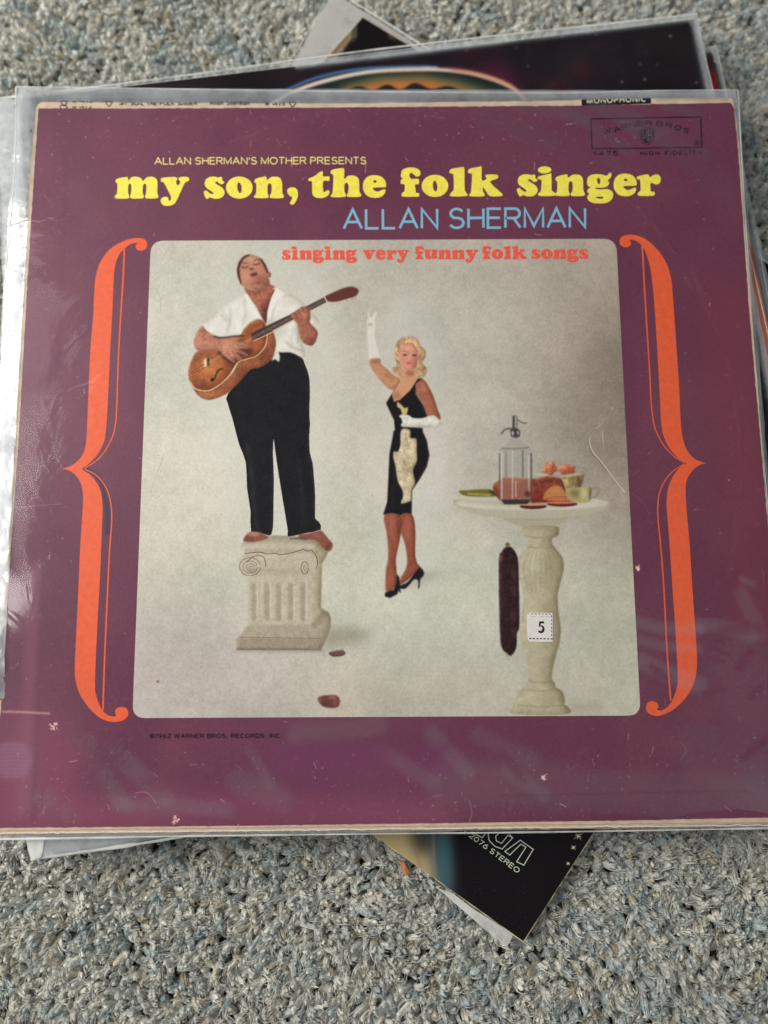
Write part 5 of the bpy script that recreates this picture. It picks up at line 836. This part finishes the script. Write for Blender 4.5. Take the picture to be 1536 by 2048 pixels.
sp = .0023; gx, gy = np.meshgrid(np.arange(-.27, .27, sp), np.arange(-.37, .33, sp)); gx = gx.ravel(); gy = gy.ravel()
ok = ~((np.abs(gx) < .135) & (gy > -.150) & (gy < .135)); gx = gx[ok]; gy = gy[ok]; n = len(gx)
gx = gx + rng.normal(0, sp * .33, n); gy = gy + rng.normal(0, sp * .33, n)
R_, K_ = 5, 5
hgt = rng.uniform(.0052, .0084, n) + .0010 * np.sin(gx * 110 + 2 * np.sin(gy * 90)) * np.sin(gy * 95); lean = rng.normal(0, .0024, (n, 2)); cl = np.stack([np.sin(gx * 260 + 3 * np.sin(gy * 170)), np.cos(gy * 240 + 2 * np.sin(gx * 200))], 1); lean += cl * .0012 + np.stack([np.sin(gx * 70 + 2.5 * np.sin(gy * 55)), np.sin(gy * 64 + 2 * np.sin(gx * 48) + 1)], 1) * .0016
rad = rng.uniform(.0009, .0017, n); curl = rng.normal(0, .0012, (n, 2))
V = np.zeros((n, R_ * K_ + 1, 3)); prof = [.6, .9, 1.1, 1.05, .7]; ph = rng.uniform(0, 6.28, n)
for i in range(R_):
    t = i / (R_ - .35); cx = gx + lean[:, 0] * t ** 1.3 + curl[:, 0] * math.sin(t * 4.2); cy = gy + lean[:, 1] * t ** 1.3 + curl[:, 1] * math.sin(t * 4.2 + .8); cz = ZB + hgt * t
    for k in range(K_):
        a = ph + 2 * np.pi * k / K_ + i * .7; rr_ = rad * prof[i] * (1 + .38 * np.cos(2 * (a - ph - i * 1.15))) * rng.uniform(.75, 1.2, n)
        V[:, i * K_ + k, 0] = cx + np.cos(a) * rr_; V[:, i * K_ + k, 1] = cy + np.sin(a) * rr_; V[:, i * K_ + k, 2] = cz + rng.normal(0, .0002, n)
V[:, -1, 0] = cx + lean[:, 0] * .15; V[:, -1, 1] = cy + lean[:, 1] * .15; V[:, -1, 2] = ZB + hgt * 1.04
f = []
for i in range(R_ - 1):
    for k in range(K_): a, b_ = i * K_ + k, i * K_ + (k + 1) % K_; f += [(a, b_, b_ + K_), (a, b_ + K_, a + K_)]
for k in range(K_): f.append(((R_ - 1) * K_ + k, (R_ - 1) * K_ + (k + 1) % K_, R_ * K_))
f = np.array(f); nv = R_ * K_ + 1; F = (f[None] + (np.arange(n) * nv)[:, None, None]).reshape(-1, 3)
me = bpy.data.meshes.new('carpet_pile'); me.vertices.add(n * nv); me.vertices.foreach_set('co', V.astype(np.float32).ravel())
me.loops.add(F.size); me.loops.foreach_set('vertex_index', F.astype(np.int32).ravel()); me.polygons.add(len(F)); me.polygons.foreach_set('loop_start', np.arange(0, F.size, 3, dtype=np.int32)); me.polygons.foreach_set('use_smooth', np.ones(len(F), bool)); me.update()
pal = np.array([lin(c) for c in [(216, 215, 203), (208, 208, 198), (226, 224, 211), (198, 201, 194), (184, 194, 190), (210, 204, 184), (180, 170, 142), (160, 176, 174)]]); pr = [.26, .22, .16, .12, .08, .08, .05, .03]
patch = (np.sin(gx * 90 + 2 * np.sin(gy * 60)) * np.sin(gy * 80 + 1.5 * np.sin(gx * 70)))
ix = rng.choice(8, n, p=pr); ix = np.where((patch > .6) & (rng.random(n) < .45), 4, ix); col = pal[ix] * rng.uniform(.8, 1.12, n)[:, None]
# loose fibres of the yarn, standing off each tuft
vis = np.nonzero((np.abs(gx) < .215) & (gy > -.335) & (gy < .275))[0]; NF, NP = 7, 4
tt = np.linspace(.25, 1.12, NP); fi = np.repeat(vis, NF); m_ = len(fi); a0 = rng.uniform(0, 6.28, m_); off = rad[fi] * rng.uniform(.75, 1.1, m_); tw = np.repeat(rng.uniform(1.5, 4, len(vis)), NF)
Pf = np.zeros((m_, NP, 3), np.float32)
for i, t in enumerate(tt):
    t = t * rng.uniform(.9, 1.06, m_); tr0 = np.clip(t, 0, 1.2)
    Pf[:, i, 0] = gx[fi] + lean[fi, 0] * tr0 ** 1.3 + curl[fi, 0] * np.sin(tr0 * 4.2) + np.cos(a0 + tw * t) * off * (1 + .25 * i / NP)
    Pf[:, i, 1] = gy[fi] + lean[fi, 1] * tr0 ** 1.3 + curl[fi, 1] * np.sin(tr0 * 4.2 + .8) + np.sin(a0 + tw * t) * off * (1 + .25 * i / NP)
    Pf[:, i, 2] = ZB + hgt[fi] * np.minimum(t, 1.08) + rng.normal(0, .0002, m_)
hc = bpy.data.hair_curves.new('carpet_fibre'); hc.add_curves([NP] * m_); hc.attributes['position'].data.foreach_set('vector', Pf.ravel())
ra_ = hc.attributes.get('radius') or hc.attributes.new('radius', 'FLOAT', 'POINT'); ra_.data.foreach_set('value', np.tile(np.array([.00013, .00015, .00013, .00005], np.float32), m_))
tn = hc.attributes.new('tint', 'FLOAT_COLOR', 'CURVE'); tc_ = np.ones((m_, 4), np.float32); tc_[:, :3] = np.clip(col[fi] * rng.uniform(.9, 1.25, m_)[:, None], 0, .94); tn.data.foreach_set('color', tc_.ravel())
ca = np.ones((n, nv, 4), np.float32); ca[..., :3] = col[:, None, :]; at = me.color_attributes.new('tint', 'FLOAT_COLOR', 'POINT'); at.data.foreach_set('color', ca.ravel())
YM = yarn_mat(); hc.materials.append(YM); fo = bpy.data.objects.new('carpet_fibre', hc); C.objects.link(fo); fo['kind'] = 'stuff'; fo['label'] = 'fine loose fibres of the grey carpet yarn'
me.materials.append(YM); po = bpy.data.objects.new('carpet_pile', me); C.objects.link(po); po['kind'] = 'stuff'; po['label'] = 'twisted grey-beige carpet yarn with bluish and brown flecks'

# a splinter of wood and a bit of fluff lying on the carpet
a = W3([(800, 1722), (808, 1722), (820, 1744), (812, 1748), (803, 1740)], -.021)[:, :2]; n_ = 5
sv = [(p[0], p[1], -.0198 + .0006 * (i % 2)) for i, p in enumerate(a)] + [(p[0], p[1], -.0212) for p in a]
ch_ = mesh_obj('wood_splinter', sv, [(0, 1, 2, 3, 4), (9, 8, 7, 6, 5)] + [(i, 5 + i, 5 + (i + 1) % 5, (i + 1) % 5) for i in range(5)], mat('splinter_wood', (196, 128, 84), .8, .2, .2, 900)); ch_['label'] = 'small orange-brown wood splinter on the carpet left of the black cover corner'; ch_['category'] = 'splinter'
lp = W3(smooth([(1496, 1946), (1502, 1938), (1508, 1932), (1506, 1924)], 5, False), -.0195)[:, :2]; LV = []; LF = []
for i, p in enumerate(lp):
    for k in range(5): a_ = 2 * math.pi * k / 5; LV.append((p[0] + .0002 * math.cos(a_), p[1] + .0001 * math.cos(a_), -.0193 + .0002 * math.sin(a_)))
for i in range(len(lp) - 1):
    for k in range(5): LF.append((i * 5 + k, i * 5 + (k + 1) % 5, i * 5 + 5 + (k + 1) % 5, i * 5 + 5 + k))
lo = mesh_obj('lint_thread', LV, LF, mat('thread_white', (240, 240, 234), .7), smooth_=True); lo['label'] = 'short white thread lying on the carpet at the lower right'; lo['category'] = 'thread'
